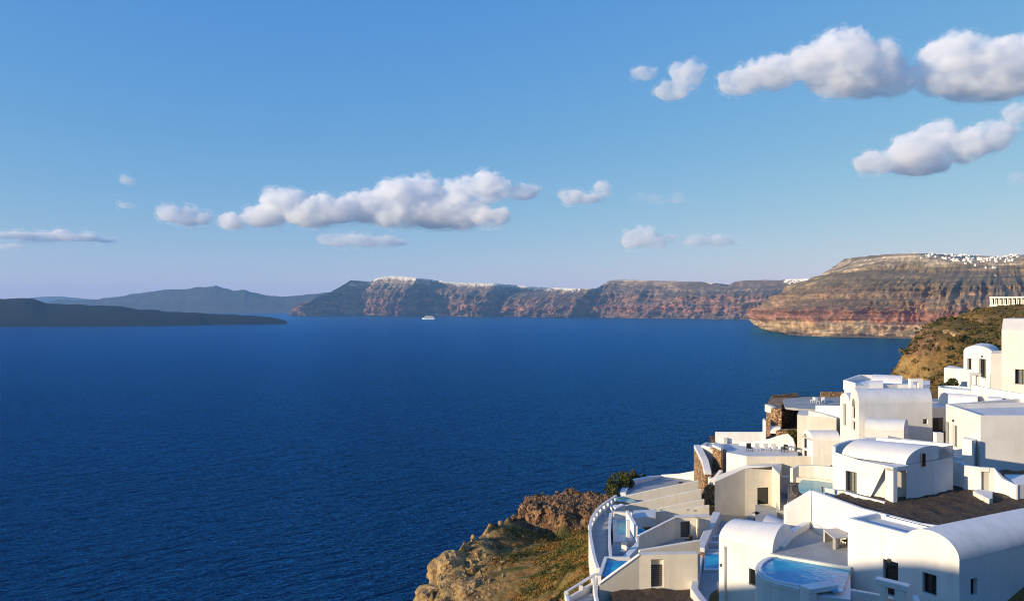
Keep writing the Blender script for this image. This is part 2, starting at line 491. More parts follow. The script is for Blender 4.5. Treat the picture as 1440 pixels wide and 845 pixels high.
def glass_mat():
    m, nt, b = newmat('window_glass')
    b.inputs['Base Color'].default_value = (0.012, 0.014, 0.016, 1)
    b.inputs['Roughness'].default_value = 0.06
    b.inputs['Specular IOR Level'].default_value = 0.5
    v, g = scaled_pos(nt, 1, 1, 1)
    n = noise_node(nt, 1.2, 2, 0.5, v); bump(nt, n.outputs[0], 0.03, 0.1, b)
    return m
GLASS = glass_mat()
def rail_glass():
    m, nt, b = newmat('rail_glass')
    b.inputs['Base Color'].default_value = (0.75, 0.92, 0.92, 1)
    b.inputs['Roughness'].default_value = 0.02
    b.inputs['Transmission Weight'].default_value = 1.0
    b.inputs['IOR'].default_value = 1.1
    return m
RAILGLASS = rail_glass()
def pool_mat(name, c1, c2):
    m, nt, b = newmat(name)
    v, g = scaled_pos(nt, 1, 1.6, 1)
    n = noise_node(nt, 1.6, 3, 0.5, v, 0.8)
    n2 = noise_node(nt, 0.35, 3, 0.5, v, 0.3)
    c = mixc(nt, ramp(nt, n2.outputs[0], [(0.35, 0.0), (0.65, 1.0)]).outputs[0], c1, c2)
    nt.links.new(c, b.inputs['Base Color'])
    b.inputs['Roughness'].default_value = 0.08
    b.inputs['IOR'].default_value = 1.33
    b.inputs['Specular IOR Level'].default_value = 0.25
    bump(nt, n.outputs[0], 0.18, 0.15, b)
    return m
POOL = pool_mat('pool_water_blue', (0.005, 0.26, 0.50), (0.02, 0.44, 0.62))
POOLG = pool_mat('pool_water_pale', (0.14, 0.46, 0.46), (0.30, 0.58, 0.52))

# ------------------------------------------------------------------ mesh building
class MB:
    """collects faces; heights are metres above / below the camera"""
    def __init__(s): s.v, s.f = [], []
    def poly(s, pts):
        i = len(s.v); s.v += [tuple(p) for p in pts]; s.f.append(tuple(range(i, i + len(pts)))); return s
    def prism(s, plan, z0, z1, bottom=False):
        n = len(plan)
        zt = list(z1) if hasattr(z1, '__len__') else [z1] * n
        zb = list(z0) if hasattr(z0, '__len__') else [z0] * n
        i = len(s.v)
        s.v += [(p[0], p[1], zb[k]) for k, p in enumerate(plan)] + [(p[0], p[1], zt[k]) for k, p in enumerate(plan)]
        for k in range(n):
            j = (k + 1) % n
            s.f.append((i + k, i + j, i + n + j, i + n + k))
        s.f.append(tuple(i + n + k for k in range(n)))
        if bottom: s.f.append(tuple(i + k for k in reversed(range(n))))
        return s
    def box(s, c, dx, dy, z0, z1, ang=0.0):
        ca, sa = math.cos(ang), math.sin(ang)
        pl = [(c[0] + ca * x - sa * y, c[1] + sa * x + ca * y) for x, y in ((-dx / 2, -dy / 2), (dx / 2, -dy / 2), (dx / 2, dy / 2), (-dx / 2, dy / 2))]
        return s.prism(pl, z0, z1, True)
    def strip(s, pts, th, zb, closed=False):
        """thick wall along a polyline; pts (x, y, ztop); zb number or list"""
        n = len(pts)
        L, Rr = [], []
        for k in range(n):
            p = Vector(pts[k][:2])
            d0 = (p - Vector(pts[k - 1][:2])).normalized() if (k > 0 or closed) else None
            d1 = (Vector(pts[(k + 1) % n][:2]) - p).normalized() if (k < n - 1 or closed) else None
            d0 = d0 or d1; d1 = d1 or d0
            t = (d0 + d1).normalized(); nn = Vector((-t.y, t.x))
            sc = 1 / max(0.35, nn.dot(Vector((-d1.y, d1.x))))
            L.append(p + nn * th / 2 * sc); Rr.append(p - nn * th / 2 * sc)
        for k in range(n if closed else n - 1):
            j = (k + 1) % n
            b0 = zb[k] if hasattr(zb, '__len__') else zb
            b1 = zb[j] if hasattr(zb, '__len__') else zb
            za, zc = pts[k][2], pts[j][2]
            s.poly([(*L[k], b0), (*L[j], b1), (*L[j], zc), (*L[k], za)])
            s.poly([(*Rr[k], b0), (*Rr[j], b1), (*Rr[j], zc), (*Rr[k], za)])
            s.poly([(*L[k], za), (*L[j], zc), (*Rr[j], zc), (*Rr[k], za)])
        if not closed:
            for k in (0, n - 1):
                b0 = zb[k] if hasattr(zb, '__len__') else zb
                s.poly([(*L[k], b0), (*Rr[k], b0), (*Rr[k], pts[k][2]), (*L[k], pts[k][2])])
        return s
    def vault(s, a0, a1, b0, b1, z, rise, seg=18, ends=True, thick=0.0):
        """barrel roof between eave a0-a1 and eave b0-b1 (plan points)"""
        r0, r1 = rise if hasattr(rise, '__len__') else (rise, rise)
        z0, z1 = z if hasattr(z, '__len__') else (z, z)
        prev = None
        arcs = ([], [])
        for k in range(seg + 1):
            th = math.pi * k / seg
            f = 0.5 - 0.5 * math.cos(th); h = math.sin(th)
            arcs[0].append((a0[0] + (b0[0] - a0[0]) * f, a0[1] + (b0[1] - a0[1]) * f, z0 + r0 * h))
            arcs[1].append((a1[0] + (b1[0] - a1[0]) * f, a1[1] + (b1[1] - a1[1]) * f, z1 + r1 * h))
        for k in range(seg):
            s.poly([arcs[0][k], arcs[1][k], arcs[1][k + 1], arcs[0][k + 1]])
        if ends:
            s.poly(arcs[0]); s.poly(list(reversed(arcs[1])))
        return s
    def build(s, name, mat, parent=None, smooth=False, bevel=0.0):
        off = Vector((0, 0, 0)); p = parent
        while p is not None:
            off = off + p.location; p = p.parent
        vs = [(v[0] - off.x, v[1] - off.y, v[2] + CZ - off.z) for v in s.v]
        o = mesh_obj(name, vs, s.f, mat, parent)
        bm = bmesh.new(); bm.from_mesh(o.data)
        bmesh.ops.remove_doubles(bm, verts=bm.verts, dist=0.002)
        bmesh.ops.recalc_face_normals(bm, faces=bm.faces)
        bm.to_mesh(o.data); bm.free()
        if smooth:
            o.data.polygons.foreach_set('use_smooth', [True] * len(o.data.polygons))
            try: o.data.set_sharp_from_angle(angle=math.radians(35))
            except Exception: pass
        if bevel > 0:
            md = o.modifiers.new('soft_edges', 'BEVEL'); md.width = bevel; md.segments = 2; md.limit_method = 'ANGLE'; md.angle_limit = math.radians(30)
        return o

def solo(mb, name, mat, label, cat, group=None, smooth=False, bevel=0.0, kind=None):
    """a thing that is one mesh, with its origin at its base"""
    a = np.array(mb.v); c = a.min(0) * 0.5 + a.max(0) * 0.5
    base = (c[0], c[1], a[:, 2].min())
    o = mb.build(name, mat, None, smooth, bevel)
    sh = Vector((base[0], base[1], base[2] + CZ))
    o.data.transform(Matrix.Translation(-sh)); o.location = sh
    return tag(o, label, cat, group, kind)

def house(name, label, cat, x, y, z, group=None):
    return thing(name, label, cat, (x, y, z + CZ), 0, group)

def V2(a, b): return Vector((b[0] - a[0], b[1] - a[1]))

def facade(mb, A, B, z0, zA, zB, ops=(), depth=0.22):
    """upright wall face from A to B with real openings; ops: (u0, u1, v0, v1) metres along the wall / heights"""
    d = V2(A, B); L = d.length; d = d / L
    inn = Vector((-d.y, d.x))                     # into the house when A->B runs left to right seen from outside
    P = lambda u, v, q=0.0: (A[0] + d.x * u + inn.x * q, A[1] + d.y * u + inn.y * q, v)
    us = sorted({0.0, L, *[o[0] for o in ops], *[o[1] for o in ops]})
    vs = sorted({z0, *[o[2] for o in ops], *[o[3] for o in ops]})
    top = lambda u: zA + (zB - zA) * u / L
    for i in range(len(us) - 1):
        ua, ub = us[i], us[i + 1]
        col_v = vs + [None]
        for j in range(len(vs)):
            va = vs[j]; vb = vs[j + 1] if j + 1 < len(vs) else None
            uc = (ua + ub) / 2
            if vb is not None and any(o[0] <= uc <= o[1] and o[2] <= (va + vb) / 2 <= o[3] for o in ops):
                continue
            if vb is None:
                mb.poly([P(ua, va), P(ub, va), P(ub, top(ub)), P(ua, top(ua))])
            else:
                mb.poly([P(ua, va), P(ub, va), P(ub, vb), P(ua, vb)])
    for (u0, u1, v0, v1) in ops:
        mb.poly([P(u0, v0), P(u0, v1), P(u0, v1, depth), P(u0, v0, depth)])
        mb.poly([P(u1, v0), P(u1, v1), P(u1, v1, depth), P(u1, v0, depth)])
        mb.poly([P(u0, v1), P(u1, v1), P(u1, v1, depth), P(u0, v1, depth)])
        mb.poly([P(u0, v0), P(u1, v0), P(u1, v0, depth), P(u0, v0, depth)])
    return P

def window(P, u0, u1, v0, v1, parent, depth=0.22, curtain=False, name='window', leaves=2, slats=0):
    """frame with pane(s) filling an opening of a facade"""
    w = 0.06
    fr = MB()
    def bar(ua, ub, va, vb, qa, qb):
        pts = [P(ua, va, qa), P(ub, va, qa), P(ub, vb, qa), P(ua, vb, qa), P(ua, va, qb), P(ub, va, qb), P(ub, vb, qb), P(ua, vb, qb)]
        i = len(fr.v); fr.v += pts
        fr.f += [(i, i + 1, i + 2, i + 3), (i + 4, i + 5, i + 6, i + 7), (i, i + 1, i + 5, i + 4), (i + 1, i + 2, i + 6, i + 5), (i + 2, i + 3, i + 7, i + 6), (i + 3, i, i + 4, i + 7)]
    q0, q1 = depth - 0.07, depth + 0.02
    bar(u0, u0 + w, v0, v1, q0, q1); bar(u1 - w, u1, v0, v1, q0, q1)
    bar(u0 + w, u1 - w, v0, v0 + w, q0, q1); bar(u0 + w, u1 - w, v1 - w, v1, q0, q1)
    for k in range(1, leaves):
        um = u0 + (u1 - u0) * k / leaves
        bar(um - w / 2, um + w / 2, v0 + w, v1 - w, q0, q1)
    o = fr.build(name, DARK if slats else FRAME, parent)
    if slats:
        n = slats; h = (v1 - v0 - 2 * w) / n
        for k in range(n):
            sm = MB()
            va = v0 + w + k * h
            a, b_ = va + h * 0.08, va + h * 0.62
            pts = [P(u0 + w, a, q0), P(u1 - w, a, q0), P(u1 - w, b_, q1), P(u0 + w, b_, q1)]
            pts2 = [(p[0], p[1], p[2] + 0.03) for p in pts]
            sm.v = pts + pts2
            sm.f = [(0, 1, 2, 3), (4, 5, 6, 7), (0, 1, 5, 4), (1, 2, 6, 5), (2, 3, 7, 6), (3, 0, 4, 7)]
            sm.build('slat', SLAT, o)
        bk = MB(); bk.poly([P(u0 + w, v0 + w, depth + 0.06), P(u1 - w, v0 + w, depth + 0.06), P(u1 - w, v1 - w, depth + 0.06), P(u0 + w, v1 - w, depth + 0.06)])
        bk.build('backing', DARK, o)
        return o
    for k in range(leaves):
        a = u0 + w + (u1 - u0 - 2 * w) * k / leaves + (w / 2 if k else 0)
        b_ = u0 + w + (u1 - u0 - 2 * w) * (k + 1) / leaves - (w / 2 if k < leaves - 1 else 0)
        pn = MB(); pn.poly([P(a, v0 + w, depth - 0.02), P(b_, v0 + w, depth - 0.02), P(b_, v1 - w, depth - 0.02), P(a, v1 - w, depth - 0.02)])
        isC = curtain and k >= leaves // 2
        pn.build('curtain' if isC else 'pane', CURTAIN if isC else GLASS, o)
    return o
SLAT = plain('louvre_slat', (0.16, 0.14, 0.12), 0.6)

def u_of(A, B, px):
    """distance along plan line A-B at which photograph column px crosses it"""
    k = (px - 720) / F
    d = V2(A, B); L = d.length
    t = (k * A[1] - A[0]) / (d.x - k * d.y)
    return t * L

def zrow(A, B, u, py):
    d = V2(A, B); y = A[1] + d.y / d.length * u
    return (HY - py) * y / F
# ------------------------------------------------------------------ near hillside
FIELD = -13.6      # level of the dark lava-gravel field
DECKZ = -16.2      # pool deck in front
L0 = -27.0         # lowest terraces
VZ = -21.2         # terrace with the loungers
UZ = -15.8         # terrace on the stone bastion

def pz(px, py, d): return ((px - 720) * d / F, d, (HY - py) * d / F)
ctrl = [
 # under and behind the camera, and an unseen spur off left, its crest shaped to shade the low houses
 (0, -6, -4), (8, -20, -2), (20, -40, 4), (-20, -10, -5), (0, 14, -11), (12, 24, -15), (25, 20, -12), (40, 20, -8), (0, 32, -20), (-12, 24, -20), (10, 40, -24), (0, 50, -30), (-12, 45, -35),
 (-30, 5, -6), (-39, 2, 2.2), (-42.9, 7.2, -0.3), (-46.4, 12.8, -1.8), (-52.9, 18.4, -3.8), (-56, 24, -7), (-57.2, 6.6, 4.0), (-58.5, 9.8, 1.2), (-59.5, 12, -0.6), (-61.4, 14.3, -1.4), (-58, 30, -17), (-60, 38, -38), (-66, 50, -70), (-60, 60, -80), (-38, 22, -22), (-40, 40, -60), (-30, 60, -80), (-75, 20, -6), (-85, 45, -40), (-95, 30, -20), (-100, -20, 6), (-60, -30, 6), (-80, 75, -112), (-50, 80, -114), (-20, 75, -62), (-130, 40, -60), (-140, 70, -114), (-35, 95, -114), (0, -78, 10), (60, -60, 12), (-120, -78, 14),
 # village shelf
 (14, 50, -23.5), (18, 42, -21), (24, 36, -19), (34, 40, -16), (28, 46, -16.0), (20, 52, -21), (30, 52, -14.9), (38, 52, -14.6), (50, 52, -13.4), (62, 50, -9), (44, 62, -14.8), (55, 64, -13.5), (8, 58, -28), (14, 62, -27.6), (20, 60, -26), (25, 58, -20),
 (10, 70, -27.4), (16, 66, -27.3), (14, 78, -28.2), (22, 78, -28.2), (22, 92, -28.4), (15, 92, -28.5), (20, 103, -28.6), (26, 112, -29.2), (14, 102, -29.0), (32, 100, -29), (38, 100, -28), (30, 88, -29.5), (32, 80, -28.5), (34, 72, -25), (37, 90, -29), (37, 96, -29),
 (36, 86, -27), (44, 96, -22.5), (40, 78, -16), (46, 84, -15), (42, 106, -22.5), (52, 112, -17.5), (44, 122, -19.5), (56, 122, -17.5), (34, 108, -27), (52, 74, -14), (58, 84, -11.8), (66, 92, -10.5), (66, 76, -9.5), (80, 70, -4), (90, 100, -3), (110, 60, 6),
 # rocky headland left of the terraces
 pz(850, 704, 119), pz(800, 703, 117), pz(760, 704, 115.5), pz(735, 708, 114.5), pz(727, 716, 113.5), pz(850, 748, 108), pz(820, 760, 105.5), pz(790, 760, 107.5), pz(760, 750, 109), pz(735, 744, 110),
 pz(700, 741, 109), pz(680, 757, 106), pz(660, 771, 103), pz(640, 787, 100), pz(622, 803, 97), pz(608, 822, 94.5), pz(598, 840, 92), pz(590, 862, 89),
 pz(700, 775, 101), pz(740, 770, 103), pz(780, 778, 98), pz(815, 772, 95), pz(660, 810, 95), pz(700, 810, 93.5), pz(745, 800, 94), pz(790, 805, 89), pz(818, 800, 84), pz(640, 845, 90), pz(690, 845, 88), pz(740, 845, 85.5), pz(785, 840, 82), pz(800, 860, 78), pz(650, 885, 84), pz(720, 885, 80), pz(770, 890, 74),
 (-12, 100, -60), (-6, 108, -52), (0, 116, -48), (-18, 95, -62), (-25, 90, -85), (-32, 96, -113), (-16, 112, -88), (-10, 122, -90), (6, 124, -50), (16, 126, -52), (4, 132, -92), (20, 136, -90), (30, 124, -48), (36, 136, -90), (-25, 120, -114), (10, 150, -114), (45, 150, -114), (-18, 80, -55), (-12, 70, -45), (-5, 60, -38),
 (34, 118, -32), (44, 132, -38), (58, 132, -48), (71, 144, -62), (64, 126, -26), (66, 134, -42), (60.5, 129, -30), (60, 160, -113), (30, 170, -114),
 # hill to the right behind the village
 pz(1247, 529, 142), pz(1250, 526, 148), pz(1262, 511, 160), pz(1384, 437, 268), pz(1436, 434, 266), pz(1360, 441, 266), pz(1410, 437, 250), pz(1500, 430, 265), pz(1420, 436, 286), pz(1392, 437, 290), pz(1450, 434, 288), pz(1279, 499, 186), pz(1300, 540, 128), pz(1325, 545, 116), pz(1325, 520, 132), pz(1296, 512, 152), pz(1310, 498, 160), pz(1282, 472, 198), pz(1312, 463, 205), pz(1318, 480, 178), pz(1345, 468, 200), pz(1375, 494, 152), pz(1340, 500, 150), pz(1345, 444, 275), pz(1330, 450, 255), pz(1372, 438, 290), pz(1395, 434, 312), pz(1440, 432, 310), pz(1440, 446, 240), pz(1400, 455, 215), pz(1400, 475, 175), pz(1440, 470, 180), pz(1440, 500, 135), pz(1400, 505, 130), pz(1560, 430, 280), pz(1560, 470, 180), pz(1560, 400, 420), pz(1480, 424, 400), pz(1600, 520, 110),
 (80, 162, -62), (89, 187, -78), (96, 207, -72), (64, 175, -113), (78, 215, -113), (104, 234, -66), (116, 264, -62), (120, 300, -80), (140, 335, -85), (140, 280, -66), (150, 300, -72), (165, 320, -75), (178, 322, -60), (160, 286, -42), (128, 250, -50), (150, 262, -22), (190, 345, -80), (100, 260, -113), (110, 310, -114), (130, 350, -112), (170, 380, -95), (180, 420, -113), (230, 440, -90), (250, 500, -112), (320, 480, -30), (330, 300, 20), (320, 150, 15), (330, 40, 25), (200, -40, 25), (320, -78, 40), (150, 60, 12), (200, 120, 8),
]
C = np.array(ctrl, float)
nC = len(C)
dist = np.hypot(C[:, None, 0] - C[None, :, 0], C[:, None, 1] - C[None, :, 1])
Am = np.zeros((nC + 3, nC + 3)); Am[:nC, :nC] = dist + np.eye(nC) * -0.15
Am[:nC, nC:] = np.c_[np.ones(nC), C[:, :2]]; Am[nC:, :nC] = Am[:nC, nC:].T
sol = np.linalg.solve(Am, np.r_[C[:, 2], 0, 0, 0])
def ground(X, Y):
    X = np.asarray(X, float); Y = np.asarray(Y, float)
    sh = X.shape; x, y = X.ravel(), Y.ravel()
    out = np.empty(x.size)
    for i in range(0, x.size, 20000):
        r = np.hypot(x[i:i + 20000, None] - C[None, :, 0], y[i:i + 20000, None] - C[None, :, 1])
        out[i:i + 20000] = r @ sol[:nC] + sol[nC] + sol[nC + 1] * x[i:i + 20000] + sol[nC + 2] * y[i:i + 20000]
    return out.reshape(sh)

def lines(*segs):
    out = []
    for a, b, st in segs: out += list(np.arange(a, b, st))
    return np.array(out + [segs[-1][1]])
gx = lines((-150, -24, 3.0), (-24, 26, 0.34), (26, 52, 0.9), (52, 125, 0.6), (125, 330, 3.0))
gy = lines((-80, 40, 4.0), (40, 72, 1.2), (72, 128, 0.34), (128, 215, 0.7), (215, 320, 1.6), (320, 520, 5.0))
GX, GY = np.meshgrid(gx, gy)
GZ = ground(GX, GY)
def bumpmask(x, y, cx, cy_, r): return np.clip(1.4 - np.hypot((x - cx), (y - cy_)) / r, 0, 1)
m_head = np.clip((26 - GX) / 6, 0, 1) * np.clip((GY - 70) / 8, 0, 1) * np.clip((140 - GY) / 10, 0, 1) * np.clip((14.0 - GX + (GY - 84) * 0.22) / 3, 0, 1)
m_hill = np.clip((GX - 50) / 10, 0, 1) * np.clip((GY - 112) / 10, 0, 1)
r1 = fbm(GX / 5.0, GY / 5.0, GZ / 5.0, oct=5, seed=51, ridged=True, gain=0.6)
r2 = fbm(GX / 1.5, GY / 1.5, GZ / 1.5, oct=3, seed=61, gain=0.6)
steep = np.hypot(*np.gradient(GZ, gy, gx))
rocky = np.clip((steep - 0.35) / 0.7, 0.12, 1)
GZ2 = GZ + m_head * (r1 * 2.3 + r2 * 1.2) * rocky + m_hill * (fbm(GX / 9, GY / 9, oct=4, seed=71) * 1.3 + r2 * 0.35)
hx = fbm(GX / 2.2, GZ / 2.2, GY / 2.2, oct=4, seed=91, ridged=True) * m_head * rocky * 0.9
hf = fbm(GX / 0.9, GY / 0.9, GZ / 0.7, oct=3, seed=95, ridged=True, gain=0.7) * m_head * np.clip(rocky, 0.25, 1)
P = np.stack([GX + hx * 0.6 + hf * 0.25, GY - hx * 1.2 - hf * 0.45, CZ + GZ2 + hf * 0.42], -1)

def hillside_material():
    m, nt, b = newmat('hillside')
    v, g = scaled_pos(nt, 1, 1, 1)
    at_ = nd(nt, 'ShaderNodeAttribute'); at_.attribute_name = 'zone'
    sp = nd(nt, 'ShaderNodeSeparateColor'); nt.links.new(at_.outputs['Color'], sp.inputs[0])
    # streaks of growth running along the slope
    rot = nd(nt, 'ShaderNodeMapping'); rot.inputs['Rotation'].default_value = (0, 0, math.radians(-24)); rot.inputs['Scale'].default_value = (0.10, 0.52, 0.1)
    nt.links.new(v, rot.inputs['Vector'])
    ns = noise_node(nt, 1.0, 5, 0.62, rot.outputs[0], 0.3)
    veg = ramp(nt, ns.outputs[0], [(0.30, (0.07, 0.055, 0.035)), (0.40, (0.075, 0.085, 0.022)), (0.46, (0.12, 0.115, 0.03)), (0.50, (0.30, 0.20, 0.085)), (0.56, (0.26, 0.135, 0.04)), (0.62, (0.22, 0.17, 0.06)), (0.70, (0.09, 0.10, 0.03))])
    nf = noise_node(nt, 1.8, 6, 0.7, v)
    vf = ramp(nt, nf.outputs[0], [(0.3, 0.45), (0.5, 1.0), (0.72, 1.45)])
    veg_c = mixc(nt, 0.85, veg.outputs[0], vf.outputs[0], 'MULTIPLY')
    nr = noise_node(nt, 0.38, 7, 0.7, v)
    rock = ramp(nt, nr.outputs[0], [(0.36, (0.07, 0.05, 0.035)), (0.45, (0.20, 0.135, 0.07)), (0.51, (0.46, 0.30, 0.115)), (0.64, (0.58, 0.40, 0.18))])
    rock_c = mixc(nt, 0.7, rock.outputs[0], vf.outputs[0], 'MULTIPLY')
    vv, _ = scaled_pos(nt, 1.5, 1.5, 0.5)
    vor = nd(nt, 'ShaderNodeTexVoronoi'); vor.inputs['Scale'].default_value = 1.2; nt.links.new(vv, vor.inputs['Vector'])
    s2 = nd(nt, 'ShaderNodeSeparateColor'); nt.links.new(vor.outputs['Color'], s2.inputs[0])
    brown = ramp(nt, s2.outputs[0], [(0.0, (0.07, 0.042, 0.028)), (0.5, (0.22, 0.13, 0.07)), (1.0, (0.38, 0.23, 0.12))])
    brown_c = mixc(nt, 0.8, brown.outputs[0], vf.outputs[0], 'MULTIPLY')
    nh = noise_node(nt, 0.11, 6, 0.62, v, 0.4)
    hill = ramp(nt, nh.outputs[0], [(0.32, (0.075, 0.070, 0.030)), (0.42, (0.13, 0.105, 0.042)), (0.5, (0.20, 0.13, 0.05)), (0.58, (0.27, 0.155, 0.05)), (0.68, (0.15, 0.11, 0.048))])
    hill_c = mixc(nt, 0.85, hill.outputs[0], vf.outputs[0], 'MULTIPLY')
    c = mixc(nt, sp.outputs[0], hill_c, rock_c)
    c = mixc(nt, sp.outputs[1], c, veg_c)
    c = mixc(nt, sp.outputs[2], c, brown_c)
    sn = nd(nt, 'ShaderNodeSeparateXYZ'); nt.links.new(g.outputs['Normal'], sn.inputs[0])
    nt.links.new(c, b.inputs['Base Color'])
    b.inputs['Roughness'].default_value = 0.95
    b.inputs['Specular IOR Level'].default_value = 0.1
    h = mathn(nt, 'ADD', nf.outputs[0], nr.outputs[0])
    bump(nt, h, 0.9, 0.5, b)
    return m
hillside = grid_obj('hillside', P, hillside_material(), smooth=False)
tag(hillside, kind='structure')
# zones of bare tan rock (R), streaked growth (G), brown columnar rock (B)
pxx = 720 + F * GX / np.maximum(GY, 1); pyy = HY - F * GZ / np.maximum(GY, 1)
zn = fbm(GX / 6, GY / 6, oct=4, seed=33)
cliffy = np.clip((steep - 0.9) / 0.5, 0, 1)
tan_ = np.clip((-0.8 - GX + (GY - 92) * 0.25) / 4 + zn * 1.2, 0, 1) * m_head
tan_ = np.maximum(tan_, cliffy * m_head)
tan_ = np.maximum(tan_, np.clip((steep - 1.1) / 0.4, 0, 1) * m_hill * 0.45)
colm = bumpmask(GX, GY, 7.0, 114.5, 8.5) * np.clip((GY - 107 + zn * 2) / 2, 0, 1) * 1.0 * (GX < 24)
nose = np.clip(1.5 - np.hypot((pxx - 1292) / 24, (pyy - 480) / 17), 0, 1) * m_hill
colm = np.maximum(np.clip(colm * 2, 0, 1), np.clip(nose * 2 + zn * 0.6 * (nose > 0), 0, 1))
veg = np.clip(m_head - tan_, 0, 1)
zone = np.stack([tan_, veg, colm, np.ones_like(veg)], -1).reshape(-1, 4).astype(np.float32)
ca = hillside.data.color_attributes.new('zone', 'FLOAT_COLOR', 'POINT')
ca.data.foreach_set('color', zone.ravel())

def gz(x, y):
    i = min(max(np.searchsorted(gx, x) - 1, 0), len(gx) - 2); j = min(max(np.searchsorted(gy, y) - 1, 0), len(gy) - 2)
    a = (x - gx[i]) / (gx[i + 1] - gx[i]); b_ = (y - gy[j]) / (gy[j + 1] - gy[j])
    return float((GZ2[j, i] * (1 - a) + GZ2[j, i + 1] * a) * (1 - b_) + (GZ2[j + 1, i] * (1 - a) + GZ2[j + 1, i + 1] * a) * b_)

# ---- low scrub: uncountable tufts
def tuft_cloud(name, pts, mat, seed, leaf=0.16, nleaf=16):
    rnd = np.random.RandomState(seed)
    V, Fc = [], []
    for (x, y, z, r) in pts:
        k = nleaf
        d = rnd.normal(size=(k, 3)); d /= np.linalg.norm(d, axis=1)[:, None]; d[:, 2] = np.abs(d[:, 2])
        c = np.array([x, y, z + CZ]) + d * (r * rnd.uniform(0.35, 1.0, (k, 1))) * np.array([1, 1, 0.75])
        a = rnd.normal(size=(k, 3)); a /= np.linalg.norm(a, axis=1)[:, None]
        b = np.cross(a, rnd.normal(size=(k, 3))); b /= np.linalg.norm(b, axis=1)[:, None]
        s = leaf * rnd.uniform(0.6, 1.5, (k, 1)) * (0.5 + r)
        q = np.stack([c - a * s, c - b * s * 0.6, c + a * s, c + b * s * 0.6], 1).reshape(-1, 3)
        i = len(V) and sum(len(t) for t in V)
        V.append(q); Fc.append(np.arange(k * 4).reshape(k, 4))
    off = 0; fs = []
    for q, f in zip(V, Fc): fs.append(f + off); off += len(q)
    VV = np.concatenate(V); FF = np.concatenate(fs)
    me = bpy.data.meshes.new(name)
    me.vertices.add(len(VV)); me.vertices.foreach_set('co', VV.ravel().astype(np.float32))
    me.loops.add(FF.size); me.loops.foreach_set('vertex_index', FF.ravel().astype(np.int32))
    me.polygons.add(len(FF)); me.polygons.foreach_set('loop_start', (np.arange(len(FF)) * 4).astype(np.int32)); me.polygons.foreach_set('loop_total', np.full(len(FF), 4, np.int32))
    me.update(calc_edges=True); me.materials.append(mat)
    o = bpy.data.objects.new(name, me); col.objects.link(o)
    return o

def leaf_mat(name, stops, scale=0.35):
    m, nt, b = newmat(name)
    v, g = scaled_pos(nt, 1, 1, 1)
    n = noise_node(nt, scale, 5, 0.65, v)
    c = ramp(nt, n.outputs[0], stops)
    wn_ = nd(nt, 'ShaderNodeTexWhiteNoise'); nt.links.new(g.outputs['True Normal'], wn_.inputs['Vector'])
    k = ramp(nt, wn_.outputs[0], [(0.0, 0.6), (1.0, 1.35)])
    cc = mixc(nt, 0.8, c.outputs[0], k.outputs[0], 'MULTIPLY')
    nt.links.new(cc, b.inputs['Base Color'])
    b.inputs['Roughness'].default_value = 0.8
    b.inputs['Specular IOR Level'].default_value = 0.15
    return m
SCRUB = leaf_mat('scrub_leaves', [(0.3, (0.045, 0.048, 0.018)), (0.45, (0.085, 0.080, 0.028)), (0.55, (0.15, 0.10, 0.035)), (0.7, (0.075, 0.08, 0.03))], 0.12)
GROWTH = leaf_mat('slope_growth_leaves', [(0.3, (0.05, 0.045, 0.025)), (0.42, (0.07, 0.085, 0.02)), (0.5, (0.20, 0.15, 0.04)), (0.6, (0.27, 0.14, 0.035)), (0.72, (0.08, 0.085, 0.025))], 0.3)
rs = np.random.RandomState(5)
pts = []
while len(pts) < 5200:
    x, y = rs.uniform(58, 200), rs.uniform(112, 330)
    if not (0.46 < x / y < 0.78): continue
    if rs.rand() > (130 / y) ** 1.2: continue
    z = gz(x, y)
    if z < -45: continue
    pts.append((x, y, z, rs.uniform(0.25, 0.8) * (1.0 if rs.rand() < 0.93 else 1.8)))
sc = tuft_cloud('scrub', pts, SCRUB, 6, 0.22, 14); tag(sc, 'low dark green and brown scrub over the hill slope', 'scrub', kind='stuff')
pts = []
rot = math.radians(24)
while len(pts) < 5200:
    x, y = rs.uniform(-14, 18), rs.uniform(74, 112)
    px_, py_ = 720 + F * x / y, 0
    z = gz(x, y)
    py_ = HY - F * z / y
    if not (670 < px_ < 838 and py_ > 742): continue
    u_, w_ = x * math.cos(rot) + y * math.sin(rot), -x * math.sin(rot) + y * math.cos(rot)
    if vnoise(u_ / 9, w_ / 1.6, seed=77) + (px_ - 760) / 110 < 0.1 + rs.uniform(-0.3, 0.3): continue
    pts.append((x, y, z, rs.uniform(0.12, 0.36)))
sc = tuft_cloud('slope_growth', pts, GROWTH, 8, 0.12, 12); tag(sc, 'streaks of low green and rusty growth on the headland slope', 'growth', kind='stuff')
# loose rocks and crags on the tan headland, one object each where they show
def rock_mat(name):
    m, nt, b = newmat(name)
    v, g = scaled_pos(nt, 1, 1, 1)
    n1 = noise_node(nt, 0.8, 6, 0.65, v, 0.5); n2 = noise_node(nt, 4.0, 5, 0.7, v)
    c = ramp(nt, n1.outputs[0], [(0.34, (0.13, 0.085, 0.045)), (0.45, (0.34, 0.22, 0.10)), (0.55, (0.45, 0.31, 0.14)), (0.7, (0.52, 0.38, 0.20))])
    k = ramp(nt, n2.outputs[0], [(0.32, 0.45), (0.5, 1.0), (0.7, 1.35)])
    nt.links.new(mixc(nt, 0.8, c.outputs[0], k.outputs[0], 'MULTIPLY'), b.inputs['Base Color'])
    b.inputs['Roughness'].default_value = 0.95
    bump(nt, mathn(nt, 'MULTIPLY_ADD', n2.outputs[0], 0.4, n1.outputs[0]), 1.0, 0.6, b)
    return m
ROCK_T = rock_mat('tan_boulder')
